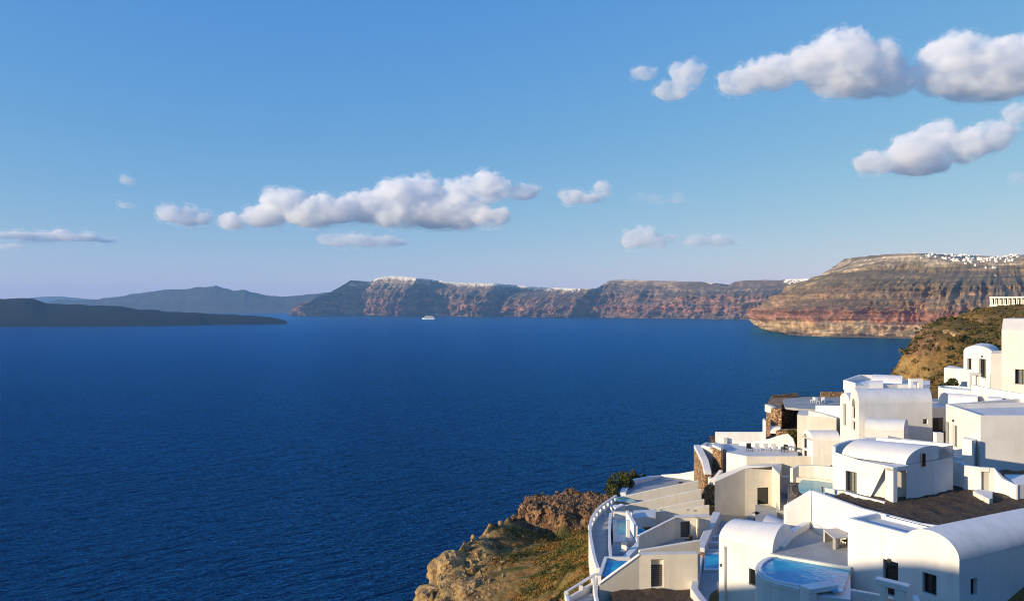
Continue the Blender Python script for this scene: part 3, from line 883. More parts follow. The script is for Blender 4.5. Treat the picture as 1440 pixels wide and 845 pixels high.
def boulder(px, py, d, r, label, mat, seed, flat=0.7):
    x, y, z = pz(px, py, d)
    bm = bmesh.new(); bmesh.ops.create_icosphere(bm, subdivisions=4, radius=1.0)
    co = np.array([v.co[:] for v in bm.verts])
    n1_ = fbm(co[:, 0] * 1.1 + seed, co[:, 1] * 1.1, co[:, 2] * 1.1, oct=5, seed=seed, gain=0.6)
    n2_ = fbm(co[:, 0] * 3 + seed, co[:, 1] * 3, co[:, 2] * 3, oct=4, seed=seed + 9, ridged=True)
    k = 1 + 0.55 * n1_ + 0.14 * n2_
    for v, s_ in zip(bm.verts, k):
        v.co = v.co * s_; v.co.z *= flat; v.co *= r
    me = bpy.data.meshes.new('boulder'); bm.to_mesh(me); bm.free(); me.materials.append(mat)
    o = bpy.data.objects.new('boulder', me); col.objects.link(o)
    o.location = (x, y, min(z, gz(x, y) + r * 0.25) + CZ)
    tag(o, label, 'rock', 'boulders on the headland')
    return o
boulder(634, 805, 97, 3.0, 'large pale tan boulder at the headland lip above the sea', ROCK_T, 3, 0.75)
boulder(608, 836, 92.5, 2.0, 'rounded tan boulder with a hollow, lowest on the headland', ROCK_T, 11, 0.7)
boulder(658, 828, 92, 1.7, 'broken tan rock below the large pale boulder', ROCK_T, 17, 0.6)
boulder(692, 785, 100, 1.6, 'pale rock halfway up the headland slope', ROCK_T, 23, 0.6)

# loose angular stones and crag edges all over the bare part of the headland: uncountable
def stones(name, label, n, mat, seed, test, rmin, rmax):
    rnd = np.random.RandomState(seed)
    bm = bmesh.new(); bmesh.ops.create_icosphere(bm, subdivisions=1, radius=1.0)
    base = np.array([v.co[:] for v in bm.verts]); fc = np.array([[v.index for v in f.verts] for f in bm.faces]); bm.free()
    V, Fs, off, c = [], [], 0, 0
    while c < n:
        x, y = rnd.uniform(-14, 22), rnd.uniform(78, 121)
        i = np.searchsorted(gx, x); j = np.searchsorted(gy, y)
        if not test(i, j, x, y, rnd): continue
        r = rmin * (rmax / rmin) ** (rnd.rand() ** 2.2)
        sh = base * rnd.uniform(0.55, 1.45, base.shape) * np.array([1, 1, rnd.uniform(0.5, 1.1)])
        a = rnd.uniform(0, 6.28); ca_, sa_ = math.cos(a), math.sin(a)
        sh = np.stack([sh[:, 0] * ca_ - sh[:, 1] * sa_, sh[:, 0] * sa_ + sh[:, 1] * ca_, sh[:, 2]], 1) * r
        pj, pi = min(j, P.shape[0] - 1), min(i, P.shape[1] - 1)
        V.append(sh + P[pj, pi] + np.array([0, 0, -r * 0.25])); Fs.append(fc + off); off += len(base); c += 1
    VV, FF = np.concatenate(V), np.concatenate(Fs)
    o = mesh_obj(name, VV, FF, mat)
    return tag(o, label, 'stones', kind='stuff')
stones('loose_stones', 'loose angular tan stones strewn over the bare headland', 2300, ROCK_T, 3, lambda i, j, x, y, r: tan_[j, i] > 0.45 and r.rand() < tan_[j, i], 0.07, 0.42)
def brown_rock():
    m, nt, b = newmat('brown_crag_stone')
    v, g = scaled_pos(nt, 1, 1, 1)
    n1 = noise_node(nt, 1.1, 5, 0.7, v)
    c = ramp(nt, n1.outputs[0], [(0.34, (0.06, 0.036, 0.024)), (0.5, (0.20, 0.115, 0.062)), (0.66, (0.36, 0.22, 0.115))])
    nt.links.new(c.outputs[0], b.inputs['Base Color']); b.inputs['Roughness'].default_value = 0.95
    bump(nt, n1.outputs[0], 1.0, 0.3, b)
    return m
stones('crag_stones', 'broken brown stones crusting the dark crag', 5200, brown_rock(), 5, lambda i, j, x, y, r: colm[j, i] > 0.4 and y < 121, 0.09, 0.30)
# ------------------------------------------------------------------ the village
B2 = 0.035   # plaster edges are softly rounded
def lerp(a, b, t): return (a[0] + (b[0] - a[0]) * t, a[1] + (b[1] - a[1]) * t)
def along(a, d, s): return (a[0] + d[0] * s, a[1] + d[1] * s)
def unit(a, b):
    v = V2(a, b).normalized(); return (v.x, v.y)

def lamp_box(P, u, v, parent):
    m = MB(); pts = []
    for q in (-0.12, 0.0):
        pts += [P(u - 0.09, v - 0.1, q), P(u + 0.09, v - 0.1, q), P(u + 0.09, v + 0.1, q), P(u - 0.09, v + 0.1, q)]
    m.v = pts; m.f = [(0, 1, 2, 3), (4, 5, 6, 7), (0, 1, 5, 4), (1, 2, 6, 5), (2, 3, 7, 6), (3, 0, 4, 7)]
    return m.build('wall_lamp', FRAME, parent)

# ---- dark lava gravel field between the houses
def gravel_mat(name):
    m, nt, b = newmat(name)
    v, g = scaled_pos(nt, 1, 1, 1)
    n = noise_node(nt, 5.0, 6, 0.75, v); n2 = noise_node(nt, 0.6, 3, 0.6, v)
    c = ramp(nt, n.outputs[0], [(0.3, (0.018, 0.013, 0.010)), (0.5, (0.065, 0.044, 0.031)), (0.72, (0.20, 0.13, 0.08))])
    c = mixc(nt, 0.5, c.outputs[0], ramp(nt, n2.outputs[0], [(0.3, 0.6), (0.7, 1.4)]).outputs[0], 'MULTIPLY')
    nt.links.new(c, b.inputs['Base Color']); b.inputs['Roughness'].default_value = 0.95
    bump(nt, n.outputs[0], 1.0, 0.25, b)
    return m
GRAVEL = gravel_mat('lava_gravel')
def gravel_bed(name, plan, z, step=0.26, amp=0.20):
    xs = [p[0] for p in plan]; ys = [p[1] for p in plan]
    X = np.arange(min(xs), max(xs) + step, step); Y = np.arange(min(ys), max(ys) + step, step)
    gX, gY = np.meshgrid(X, Y)
    gZ = z + CZ + amp * fbm(gX / 0.9, gY / 0.9, oct=4, seed=14, gain=0.7)
    # keep cells whose centre lies inside the plan
    def inside(x, y):
        c_ = np.zeros(x.shape, bool); j = len(plan) - 1
        for i in range(len(plan)):
            xi, yi = plan[i]; xj, yj = plan[j]
            c_ ^= ((yi > y) != (yj > y)) & (x < (xj - xi) * (y - yi) / (yj - yi + 1e-9) + xi)
            j = i
        return c_
    cin = inside(gX[:-1, :-1] + step / 2, gY[:-1, :-1] + step / 2)
    idx = np.arange(gX.size).reshape(gX.shape)
    fs = [(idx[r, c_], idx[r, c_ + 1], idx[r + 1, c_ + 1], idx[r + 1, c_]) for r, c_ in zip(*np.nonzero(cin))]
    o = mesh_obj(name, np.stack([gX, gY, gZ], -1).reshape(-1, 3), fs, GRAVEL, None, True)
    tag(o, kind='structure')
gravel_bed('gravel_field', [(22.9, 52.6), (24.3, 48.2), (25.6, 45.4), (29, 44.5), (36, 48), (60, 46), (60, 62), (31, 60.5), (27, 57.5), (25.2, 55.2), (24.0, 53.4)], FIELD - 0.1)
gravel_bed('gravel_bed', [(9.0, 64), (18.6, 62), (19.5, 70.0), (9.2, 70.4)], L0 - 0.12)

# ================= house at the lower corner (barrel roof, facade half in shade)
J = house('barrel_roof_house', 'white house with long barrel roof and half shaded facade, dark gravel behind', 'house', 27, 44, -19.6)
jA = (20.99, 45.7); jd = (2.144 / 4.023, -3.404 / 4.023); jL = 1.65 * 4.023
jB = along(jA, jd, jL); jn = (0.90, 0.436)
ops = []
u0, u1 = u_of(jA, jB, 1297), u_of(jA, jB, 1317)
z_t, z_b = zrow(jA, jB, u0, 803), zrow(jA, jB, u0, 832)
ops.append((u0, u1, z_b, z_t))
d0, d1 = u_of(jA, jB, 1242), u_of(jA, jB, 1263)
ops.append((d0, d1, -17.15, zrow(jA, jB, d0, 785)))
mb = MB(); Pj = facade(mb, jA, jB, -19.6, -13.93, -13.93, ops, 0.3)
uc = 5.03; hs = 1.61
arc = [Pj(uc + hs * math.cos(math.radians(t)), -13.93 + 1.26 * math.sin(math.radians(t))) for t in np.linspace(145.2, 0, 22)]
mb.poly([Pj(0, -13.93), Pj(0, -13.21)] + arc)
jC = along(jB, jn, 10)
s0, s1 = u_of(jB, jC, 1365), u_of(jB, jC, 1374.5)
opsC = [(s0, s1, zrow(jB, jC, s0, 839), zrow(jB, jC, s0, 814))]
Pc = facade(mb, jB, jC, -19.6, -13.93, -13.93, opsC, 0.3)
jA2 = along(jA, jn, 2.7); jV = along(along(jA, jd, 5.03 - 1.61), jn, 2.7)
mb.poly([(*jA, -19.6), (*jA2, -19.6), (*jA2, -13.21), (*jA, -13.21)])
mb.poly([(*jA2, -19.6), (*jV, -19.6), (*jV, -13.3), (*jA2, -13.3)])
mb.build('wall', WHITE, J)
a0 = along(jA, jd, uc + hs); b0 = along(jA, jd, uc - hs)
mb = MB().vault(a0, along(a0, jn, 10), b0, along(b0, jn, 10), -13.93, 1.26, 26, False)
jE = along(a0, jn, 10); jE2 = along(b0, jn, 10)
mb.poly([(jE[0] + (jE2[0] - jE[0]) * (0.5 - 0.5 * math.cos(t)), jE[1] + (jE2[1] - jE[1]) * (0.5 - 0.5 * math.cos(t)), -13.93 + 1.26 * math.sin(t)) for t in np.linspace(0, math.pi, 20)])
mb.poly([(*jE, -19.6), (*jE2, -19.6), (*jE2, -13.93), (*jE, -13.93)])
mb.poly([(*jE2, -19.6), (*jV, -19.6), (*jV, -13.93), (*jE2, -13.93)])
mb.build('barrel_roof', WHITE, J, True)
mb = MB(); r0 = along(jA, jd, 0.0)
mb.poly([(*jA, -13.52), (*along(jA, jd, uc - hs), -13.52), (*jV, -13.52), (*jA2, -13.52)])
mb.build('flat_roof', COPE, J)
mb = MB().strip([(*along(along(jA, jd, 0.12), jn, 0.02), -13.205), (*along(along(jA, jd, 0.12), jn, 2.6), -13.205)], 0.24, -13.6)
mb.strip([(*along(along(jA, jd, 0.25), jn, 0.13), -13.205), (*along(along(jA, jd, 3.7), jn, 0.13), -13.205)], 0.24, -13.6)
mb.build('parapet', WHITE, J)
window(Pj, *ops[0][:2], *ops[0][2:], J, 0.3)
window(Pj, *ops[1][:2], *ops[1][2:], J, 0.3, name='door', leaves=1)
window(Pc, *opsC[0][:2], *opsC[0][2:], J, 0.3, leaves=1)
lamp_box(Pj, (d0 + d1) / 2 - 0.05, -15.05, J)
# porch in front of the facade
g = house('porch_gateway', 'white plastered porch with lintel before the dark door', 'porch', *along(jA, (-jd[1] * -1, 0), 0), -19.6)
g.location = (22.0, 41.5, CZ - 19.6)
pa, pb = xy(1232, 41.6), xy(1279, 40.4)
dd = unit(pa, pb)
mb = MB().box(lerp(pa, pb, 0.5), V2(pa, pb).length, 0.55, -15.72, -15.38, math.atan2(dd[1], dd[0])); mb.build('lintel', WHITE, g, False, B2)
mb = MB().box(along(pb, dd, -0.45), 0.5, 0.5, -19.6, -15.723, math.atan2(dd[1], dd[0])); mb.build('post', WHITE, g, False, B2)
mb = MB().box(along(pa, dd, 0.42), 0.3, 0.5, -19.6, -15.723, math.atan2(dd[1], dd[0])); mb.build('post', WHITE, g, False, B2)
pts = [(*xy(1287, 40.0), -15.75), (*xy(1291, 39.6), -16.05), (*xy(1297, 39.2), -16.2), (*xy(1318, 38.6), -16.25), (*xy(1340, 38.9), -16.22), (*xy(1352, 39.4), -16.15)]
solo(MB().strip(pts, 0.3, -19.6), 'garden_wall', WHITE, 'low curved white wall under the small square window', 'wall', None, True, B2)

# ================= pool deck with the curved pool
M = house('curved_pool', 'blue infinity pool with rounded white wall beside the cement deck', 'pool', 20, 46, -20.5)
def dpt(px, py, z=DECKZ): return xy(px, dz(py, CZ + z))
outer = [dpt(1084, 779), dpt(1074, 783), dpt(1066, 789), dpt(1062.5, 796), dpt(1065, 803), dpt(1073, 810), dpt(1086, 815.5), dpt(1104, 820), dpt(1125, 824), dpt(1155, 829), dpt(1196, 834)]
back = [dpt(1196, 799), dpt(1084, 779.5)]
cx_, cy0 = np.mean([p[0] for p in outer]), np.mean([p[1] for p in outer])
def inset(p, k): return (p[0] + (cx_ + 0.6 - p[0]) * k, p[1] + (cy0 + 0.2 - p[1]) * k)
mb = MB().prism(outer + back[:1], -20.5, DECKZ - 0.35); mb.build('basin_wall', WHITE, M, True)
g_out = [(*inset(p, 0.02), DECKZ - 0.02) for p in outer]
mb = MB().strip([(*inset(p, 0.025), DECKZ - 0.10) for p in outer[:9]], 0.16, DECKZ - 0.36); mb.build('outer_rim', WHITE, M, True)
mb = MB().strip([(*inset(p, 0.13), DECKZ + 0.0) for p in outer[:9]], 0.14, DECKZ - 0.36); mb.build('inner_rim', WHITE, M, True)
mb = MB().strip([(*inset(p, 0.078), DECKZ - 0.22) for p in outer[:9]], 0.34, DECKZ - 0.36); mb.build('overflow_channel', DARKGUT if 'DARKGUT' in globals() else DECK, M)
mb = MB().poly([(*inset(p, 0.13), DECKZ - 0.10) for p in outer] + [(*back[0], DECKZ - 0.10), (*dpt(1089, 780.5), DECKZ - 0.10)]); mb.build('water', POOL, M)
mb = MB().strip([(*dpt(1083, 778.6), DECKZ + 0.06), (*dpt(1197, 798.4), DECKZ + 0.06)], 0.28, DECKZ - 0.5); mb.build('coping', CREAM, M, False, B2)
# deck floor
mb = MB().prism([dpt(1084, 777.5), dpt(1197, 797), xy(1200, 49.5), xy(1158, 51.6), xy(1141, 53.9), xy(1112, 52.0), xy(1097, 49.6)], -21, DECKZ)
dk = mb.build('deck', DECK); tag(dk, kind='structure')
# low walls round the deck
solo(MB().strip([(*xy(1098, 49.2), DECKZ + 0.12), (*xy(1113, 51.6), DECKZ + 0.42), (*xy(1140.5, 54.0), DECKZ + 0.52), (*xy(1158, 51.9), DECKZ + 0.48)], 0.42, -21), 'deck_parapet', WHITE, 'low white parapet turning the back corner of the pool deck', 'wall', None, False, B2)
# shaded front wall of the pool terrace
solo(MB().strip([(*xy(1126, 44.2), -16.22), (*xy(1134, 44.1), -16.3), (*xy(1160, 43.6), -16.42), (*xy(1196, 42.9), -16.55), (*xy(1240, 42.2), -16.6), (*xy(1256, 41.95), -16.7)], 0.28, -21), 'terrace_wall', WHITE, 'shaded white wall in front of the blue pool', 'wall', None, False, 0.06)
g = house('low_gateway', 'small white gateway standing before the shaded pool wall', 'gateway', 17.6, 42.2, -21)
pa, pb = xy(1131, 41.9), xy(1172, 42.6); dd = unit(pa, pb); an = math.atan2(dd[1], dd[0])
MB().box(lerp(pa, pb, 0.5), V2(pa, pb).length, 0.8, -16.35, -16.05, an).build('lintel', WHITE, g, False, B2)
MB().box(along(pa, dd, 0.28), 0.55, 0.75, -21, -16.353, an).build('post', WHITE, g, False, B2)
MB().box(along(pb, dd, -0.14), 0.26, 0.75, -21, -16.353, an).build('post', WHITE, g, False, B2)
# cement table with benches under the wall
t = house('cement_table', 'grey cement table on two slab legs by the white wall', 'table', 22, 49.5, DECKZ)
tp = [xy(1157.5, 50.6), xy(1173.5, 48.6), xy(1194, 49.0), xy(1186, 51.0)]
MB().prism(tp, DECKZ + 0.72, DECKZ + 0.82, True).build('table_top', TABLE, t, False, 0.02)
MB().prism([xy(1171, 48.85), xy(1175, 48.8), xy(1182, 49.6), xy(1178, 49.7)], DECKZ, DECKZ + 0.715, True).build('leg', TABLE, t)
MB().prism([xy(1157.8, 50.5), xy(1160, 50.35), xy(1170, 51.0), xy(1167, 51.1)], DECKZ, DECKZ + 0.715, True).build('leg', TABLE, t)
c_ = house('folding_chair', 'dark folding chair half hidden under the cement table end', 'chair', *xy(1189, 49.3), DECKZ)
q = xy(1189, 49.3)
MB().box(q, 0.4, 0.4, DECKZ + 0.42, DECKZ + 0.46).build('seat', BLACK, c_)
MB().box((q[0] + 0.2, q[1]), 0.04, 0.4, DECKZ + 0.47, DECKZ + 0.85).build('backrest', BLACK, c_)
for sx in (-1, 1):
    for sy in (-1, 1):
        MB().box((q[0] + sx * 0.17, q[1] + sy * 0.17), 0.035, 0.035, DECKZ, DECKZ + 0.418).build('leg', BLACK, c_)

# ================= barrel-roofed house left of the pool
K = house('vaulted_house', 'white vaulted house with recessed panel beside the curved pool', 'house', 16.5, 50, -23)
kA, kB = xy(1011, 51.3), xy(1086, 48.1)
kz = -16.25
kd = unit(kA, kB); kn = (-kd[1], kd[0])
kC, kD = xy(1114.5, 51.2), along(kA, (0.62, 0.78), 4.2)
kL = V2(kA, kB).length
pu0, pu1 = u_of(kA, kB, 1018.5), u_of(kA, kB, 1072)
mb = MB(); Pk = facade(mb, kA, kB, -23, kz, kz, [(pu0, pu1, -23 + 0.01, kz - 0.42)], 0.22)
mb.prism([kA, along(kA, kn, 0.05), along(along(kA, kn, 0.05), kn, 4.0), along(kA, kn, 4.05)], -23, kz) if False else None
mb.poly([(*kA, -23), (*kD, -23), (*kD, kz), (*kA, kz)]); mb.poly([(*kB, -23), (*kC, -23), (*kC, kz), (*kB, kz)])
mb.build('wall', WHITE, K)
# recessed panel with its window
rA, rB = Pk(pu0, 0, 0.22)[:2], Pk(pu1, 0, 0.22)[:2]
w0, w1 = u_of(rA, rB, 1053), u_of(rA, rB, 1063)
kop = [(w0, w1, zrow(rA, rB, w0, 821), zrow(rA, rB, w0, 798))]
mb = MB(); Pr = facade(mb, rA, rB, -23, kz - 0.42, kz - 0.42, kop, 0.2); mb.build('recessed_panel', WHITE, K)
window(Pr, *kop[0], K, 0.2, leaves=1)
mb = MB(); mb.box(Pk(0.18, 0, -0.06)[:2], 0.12, 0.12, -18.15, -17.95); mb.build('wall_lamp', METAL, K)
mb = MB().vault(kA, kB, kD, kC, kz + 0.01, (0.78, 1.42), 26, True); mb.build('barrel_roof', WHITE, K, True)
K2 = house('small_vault', 'low white vault roof tucked behind the vaulted house', 'roof', 18.5, 55, -20)
a0, a1, b0, b1 = xy(1069, 55.2), xy(1100, 53.0), xy(1086, 58.6), xy(1122, 56.0)
mb = MB().vault(a0, a1, b0, b1, -17.0, (0.75, 0.6), 20); mb.build('barrel_roof', WHITE, K2, True)
MB().prism([a0, a1, b1, b0], -22, -17.0).build('wall', WHITE, K2)
mb = MB().strip([(*xy(1062, 56.5), -16.75), (*xy(1072, 55.6), -16.85)], 0.3, -22); mb.build('parapet', WHITE, K2)

# ================= tall white retaining wall below the gravel field
N = house('retaining_wall', 'tall sunlit white wall with sloping wing holding the gravel field', 'wall', 22.5, 51, -20)
nC_ = xy(1141.5, 53.4)
mb = MB().prism([nC_, xy(1210, 48.75), xy(1292, 45.4), xy(1330, 44.6), along(xy(1330, 44.6), (0.9, 0.4), 0.3), along(xy(1292, 45.4), (0.92, 0.39), 0.32), along(xy(1210, 48.75), (0.92, 0.39), 0.32), along(nC_, (0.92, 0.39), 0.32)], -20, [-13.44, -13.44, -13.44, -13.44, -13.44, -13.44, -13.44, -13.44]); mb.build('wall', WHITE, N, False, B2)
wA = xy(1104, 53.9); nb_ = along(nC_, (0.1, 0.99), 0.4)
MB().prism([wA, (nC_[0] - 0.01, nC_[1]), (nb_[0] - 0.01, nb_[1]), along(wA, (0.1, 0.99), 0.4)], -20, [-14.75, -13.47, -13.47, -14.75]).build('wing_wall', WHITE, N, False, B2)
MB().box(xy(1156.5, 53.0), 0.1, 0.1, -13.45, -13.05).build('post', METAL, N)

# ================= house with the barrel roof and porch on the gravel field
H = house('porch_house', 'white barrel roof house with curtained window and open porch on the gravel', 'house', 28, 54, FIELD - 0.4)
hA, hB = (24.17, 55.1), (26.5, 51.8)
uw0, uw1, ud = u_of(hA, hB, 1189), u_of(hA, hB, 1205), u_of(hA, hB, 1213)
hz = -11.24
hop = [(uw0, uw1, zrow(hA, hB, uw0, 690), zrow(hA, hB, uw0, 661))]
hM = along(hA, unit(hA, hB), ud)
mb = MB(); Ph = facade(mb, hA, hM, -15, -10.9, hz, hop, 0.25)
hLn = V2(hA, hB).length
zdiag = (HY - 694) * hM[1] / F
pin = (26.95, 52.35)
mb.poly([Ph(ud, zdiag), Ph(ud, hz), Ph(hLn, hz)])
mb.poly([Ph(ud, zdiag), Ph(hLn, hz), (*pin, hz), (*pin, -15), Ph(ud, -15)])
fA, fB = (28.05, 52.0), (31.55, 53.85)
Pf = facade(mb, fA, fB, -15, hz, hz, [], 0.2)
mb.poly([(*fB, -15), (33.0, 54.7, -15), (33.0, 54.7, -10.35), (*fB, -10.35)])
mb.poly([(*fB, hz), (33.0, 54.7, hz), (33.0, 54.7, -10.35), (*fB, -10.35)])
mb.build('wall', WHITE, H)
window(Ph, *hop[0], H, 0.25, curtain=True, leaves=3)
# porch: pier, lintel, lit back wall
MB().prism([(26.42, 51.75), (26.62, 51.05), (27.0, 51.2), (26.85, 51.9)], -15, hz - 0.06).build('pier', WHITE, H, False, 0.02)
MB().prism([(26.42, 51.75), (26.62, 51.05), (28.1, 51.75), (28.05, 52.3), (26.95, 52.35)], hz - 0.30, hz + 0.003, True).build('porch_slab', WHITE, H)
MB().poly([(26.8, 52.5, -15), (28.3, 52.5, -15), (28.3, 52.5, hz - 0.3), (26.8, 52.5, hz - 0.3)]).build('porch_back', WHITE, H)
MB().box((27.3, 52.2), 0.3, 0.28, -14.2, FIELD + 0.75).build('planter', FRAME, H)
hv = [(26.0, 53.0), (28.05, 52.0), (29.2, 57.2), (32.75, 54.5)]
mb = MB().vault((24.75, 54.9), (28.02, 52.02), (28.4, 56.8), (32.7, 54.55), hz + 0.012, 1.08, 26, True); mb.build('barrel_roof', WHITE, H, True)
MB().poly([(*hA, -11.3), (*hB, -11.3), (28.05, 52.0, -11.3), (33, 54.7, -11.3), (29, 58, -11.3), (25.3, 56.9, -11.3)]).build('flat_roof', COPE, H)
MB().strip([(*along(hA, (0.8, 0.57), 0.14), -10.56), (24.95, 56.0, -10.5), (26.4, 57.2, -10.45), (28.8, 57.9, -10.35), (33.2, 54.9, -10.3)], 0.26, -12).build('parapet', WHITE, H, False, 0.03)
mb = MB(); wc = along(fA, unit(fA, fB), u_of(fA, fB, 1298)); an = math.atan2(fB[1] - fA[1], fB[0] - fA[0])
wn_ = along(wc, (0.46, -0.89), 0.03)
wi = MB().box(wn_, 0.42, 0.07, -11.55, -10.62, an).build('window', FRAME, H)
MB().box(along(wc, (0.46, -0.89), 0.075), 0.32, 0.02, -11.48, -10.69, an).build('pane', GLASS, wi)
solo(MB().strip([(*xy(1160, 54.0), -13.35), (*xy(1188, 53.5), -13.5), (*xy(1213, 52.3), -13.55), (*xy(1245, 51.0), -13.6)], 0.25, -15.2), 'low_terrace_wall', WHITE, 'low white kerb wall running below the curtained window', 'wall', None, False, 0.03)

# ================= pale pool beside that house
Rp = house('pale_pool', 'pale green plunge pool with rubble rim below the curtained house', 'pool', 22.5, 56.5, -16)
rp = [xy(1124, 55.4), xy(1131, 54.0), xy(1145, 53.9), xy(1172, 55.4), xy(1172, 58.0), xy(1150, 58.8), xy(1128, 59.2), xy(1122, 57.5)]
MB().poly([(*p, -14.0) for p in rp]).build('water', POOLG, Rp)
MB().strip([(*xy(1113, 60.0), -13.25), (*xy(1122, 60.3), -13.1), (*xy(1145, 60.0), -13.0), (*xy(1174, 58.6), -12.85)], 0.3, -17).build('back_wall', CREAM, Rp, True)
MB().strip([(*xy(1120, 59.6), -13.9), (*xy(1150, 59.2), -13.9), (*xy(1174, 58.2), -13.9)], 0.25, -17).build('coping', CREAM, Rp, True)
MB().strip([(*xy(1117, 58.5), -14.05), (*xy(1121, 56.5), -14.15), (*xy(1127, 54.9), -14.35), (*xy(1131, 54.1), -14.45)], 0.7, -19).build('rubble_rim', LAVAST, Rp)

# ================= flat-roofed house behind the gravel field
Pq = house('flat_roof_house', 'large white flat roofed house with two tall doors, lower wall in shade', 'house', 44, 66, -14.2)
qA, qB = (41.4, 69.7), (40.0, 62.4)
qz = -9.29
doors = []
for x0, x1, y0, y1 in ((1330, 1334.5, 592, 622), (1339.5, 1346, 596, 626)):
    ua, ub = u_of(qA, qB, x0), u_of(qA, qB, x1)
    doors.append((min(ua, ub), max(ua, ub), zrow(qA, qB, ua, y1), zrow(qA, qB, ua, y0)))
mb = MB(); Pp = facade(mb, qA, qB, -15, qz, qz, doors, 0.3)
qC = (54, 62.4)
facade(mb, qB, qC, -15, qz, qz, [], 0.2)
facade(mb, qC, (55.5, 72), -15, qz, qz, [], 0.2)
facade(mb, (55.5, 72), qA, -15, qz, qz, [], 0.2)
mb.build('wall', WHITE, Pq)
for dr in doors: window(Pp, *dr, Pq, 0.3, name='door', leaves=1, curtain=True)
lamp_box(Pp, doors[1][0] + 0.3, doors[1][3] + 0.35, Pq)
MB().poly([(*qA, qz - 0.45), (*qB, qz - 0.45), (*qC, qz - 0.45), (55.5, 72, qz - 0.45)]).build('flat_roof', COPE, Pq)
MB().strip([(54, 62.56, qz + 0.003), (40.17, 62.56, qz + 0.003), (41.58, 69.8, qz + 0.003), (54, 73.5, qz + 0.25)], 0.26, qz - 0.8).build('parapet', WHITE, Pq, False, 0.03)
b_ = xy(1358.5, 63.2)
MB().prism([xy(1353, 63.6), xy(1369.5, 62.5), xy(1373, 63.3), xy(1357, 64.4)], -15, -11.45).build('buttress', WHITE, Pq, False, 0.02)
MB().box((52.2, 62.37), 0.07, 0.07, -15, -9.9).build('drain_pipe', DARK, Pq)

# white enclosure before it
En = house('courtyard_wall', 'bluish shaded white courtyard wall with a small plank door', 'wall', 36, 54, -14.2)
ez = -11.9
e_pts = [(*xy(1322, 56.6), -11.75), (*xy(1352, 55.6), -11.8), (*xy(1358, 54.9), ez), (*xy(1378, 54.3), ez), (*xy(1379, 54.3), ez)]
MB().strip(e_pts, 0.28, -15).build('wall', WHITE, En, False, B2)
MB().strip([(*xy(1391.5, 54.1), ez), (*xy(1399, 54.0), ez), (*xy(1411, 53.4), -12.55), (*xy(1429, 52.4), -12.75), (*xy(1430, 52.4), -12.75)], 0.28, -15).build('wall', WHITE, En, False, B2)
MB().prism([xy(1379, 54.16), xy(1391.5, 53.96), xy(1391.5, 54.24), xy(1379, 54.44)], -12.2, ez + 0.002, True).build('lintel', WHITE, En)
MB().prism([xy(1379, 54.35), xy(1391.5, 54.15), xy(1391.5, 54.25), xy(1379, 54.45)], FIELD - 0.3, -12.21).build('door', TABLE, En)
MB().prism([xy(1368, 53.2), xy(1391, 51.0), xy(1396, 51.2), xy(1396, 53.0), xy(1376, 53.8)], -15, FIELD + 0.2).build('step', WHITE, En, False, 0.03)
MB().prism([xy(1430, 52.3), xy(1460, 52.8), xy(1460, 55.5), xy(1412, 55.5)], -15, -12.72).build('planter_block', WHITE, En, False, 0.03)
solo(MB().box(xy(1319.5, 60.2), 0.62, 0.5, -14.5, -10.35), 'gate_pillar', WHITE, 'plain white gate pillar beside the gravel yard', 'pillar', None, False, 0.03)
solo(MB().strip([(*xy(1331, 60.6), -12.35), (*xy(1352, 59.8), -12.3)], 0.3, -15), 'low_wall', WHITE, 'short white wall between the gate pillar and buttress', 'wall', None, False, 0.03)
# terrace wall behind the porch house with clutter
solo(MB().strip([(*xy(1212, 61.5), -10.95), (*xy(1247, 61.0), -11.2), (*xy(1316, 60.0), -11.55)], 0.3, -14), 'low_wall', WHITE, 'long low white wall behind the porch house roof', 'wall', None, False, 0.03)
solo(MB().strip([(*xy(1247, 64.0), -11.25), (*xy(1266, 64.2), -11.55), (*xy(1312, 63.6), -11.75)], 0.25, -14), 'low_wall', COPE, 'low grey edged wall with clutter on it behind the roofs', 'wall')

# ================= big vaulted house with arched gables
G = house('arched_house', 'large white vaulted house with tall arched windows in its narrow gables', 'house', 41, 80, -17)
gA, gB, gC, gD = xy(1195.5, 82.0), xy(1208, 78.0), xy(1311, 79.5), xy(1300, 84.0)
gz_ = (HY - 569) * 78.0 / F
mb = MB()
gops = []
for (x0, x1, y0, y1) in ((1198.2, 1202.5, 590, 602), (1198.2, 1202.5, 571, 586)):
    ua, ub = u_of(gA, gB, x0), u_of(gA, gB, x1); gops.append((ua, ub, zrow(gA, gB, ua, y1), zrow(gA, gB, ua, y0)))
Pg = facade(mb, gA, gB, -17, gz_, gz_, gops, 0.25)
fo = []
ua, ub = u_of(gB, gC, 1298), u_of(gB, gC, 1305); fo.append((ua, ub, zrow(gB, gC, ua, 596), zrow(gB, gC, ua, 589)))
Pg2 = facade(mb, gB, gC, -17, gz_, gz_, fo, 0.3)
mb.poly([(*gC, -17), (*gD, -17), (*gD, gz_), (*gC, gz_)])
mb.build('wall', WHITE, G)
for o_ in gops: window(Pg, *o_, G, 0.25, leaves=1)
window(Pg2, *fo[0], G, 0.3, leaves=1)
mb = MB().vault(gB, gC, gA, gD, gz_ + 0.01, (1.5, 1.35), 26, True); mb.build('barrel_roof', WHITE, G, True)
aw = MB()   # arched head of the gable window
um = (gops[1][0] + gops[1][1]) / 2; hw = (gops[1][1] - gops[1][0]) / 2
aw.poly([Pg(um + hw * math.cos(t), gops[1][3] + 0.012 + 0.95 * math.sin(t), -0.02) for t in np.linspace(0, math.pi, 14)]); aw.build('arched_pane', CURTAIN, G)
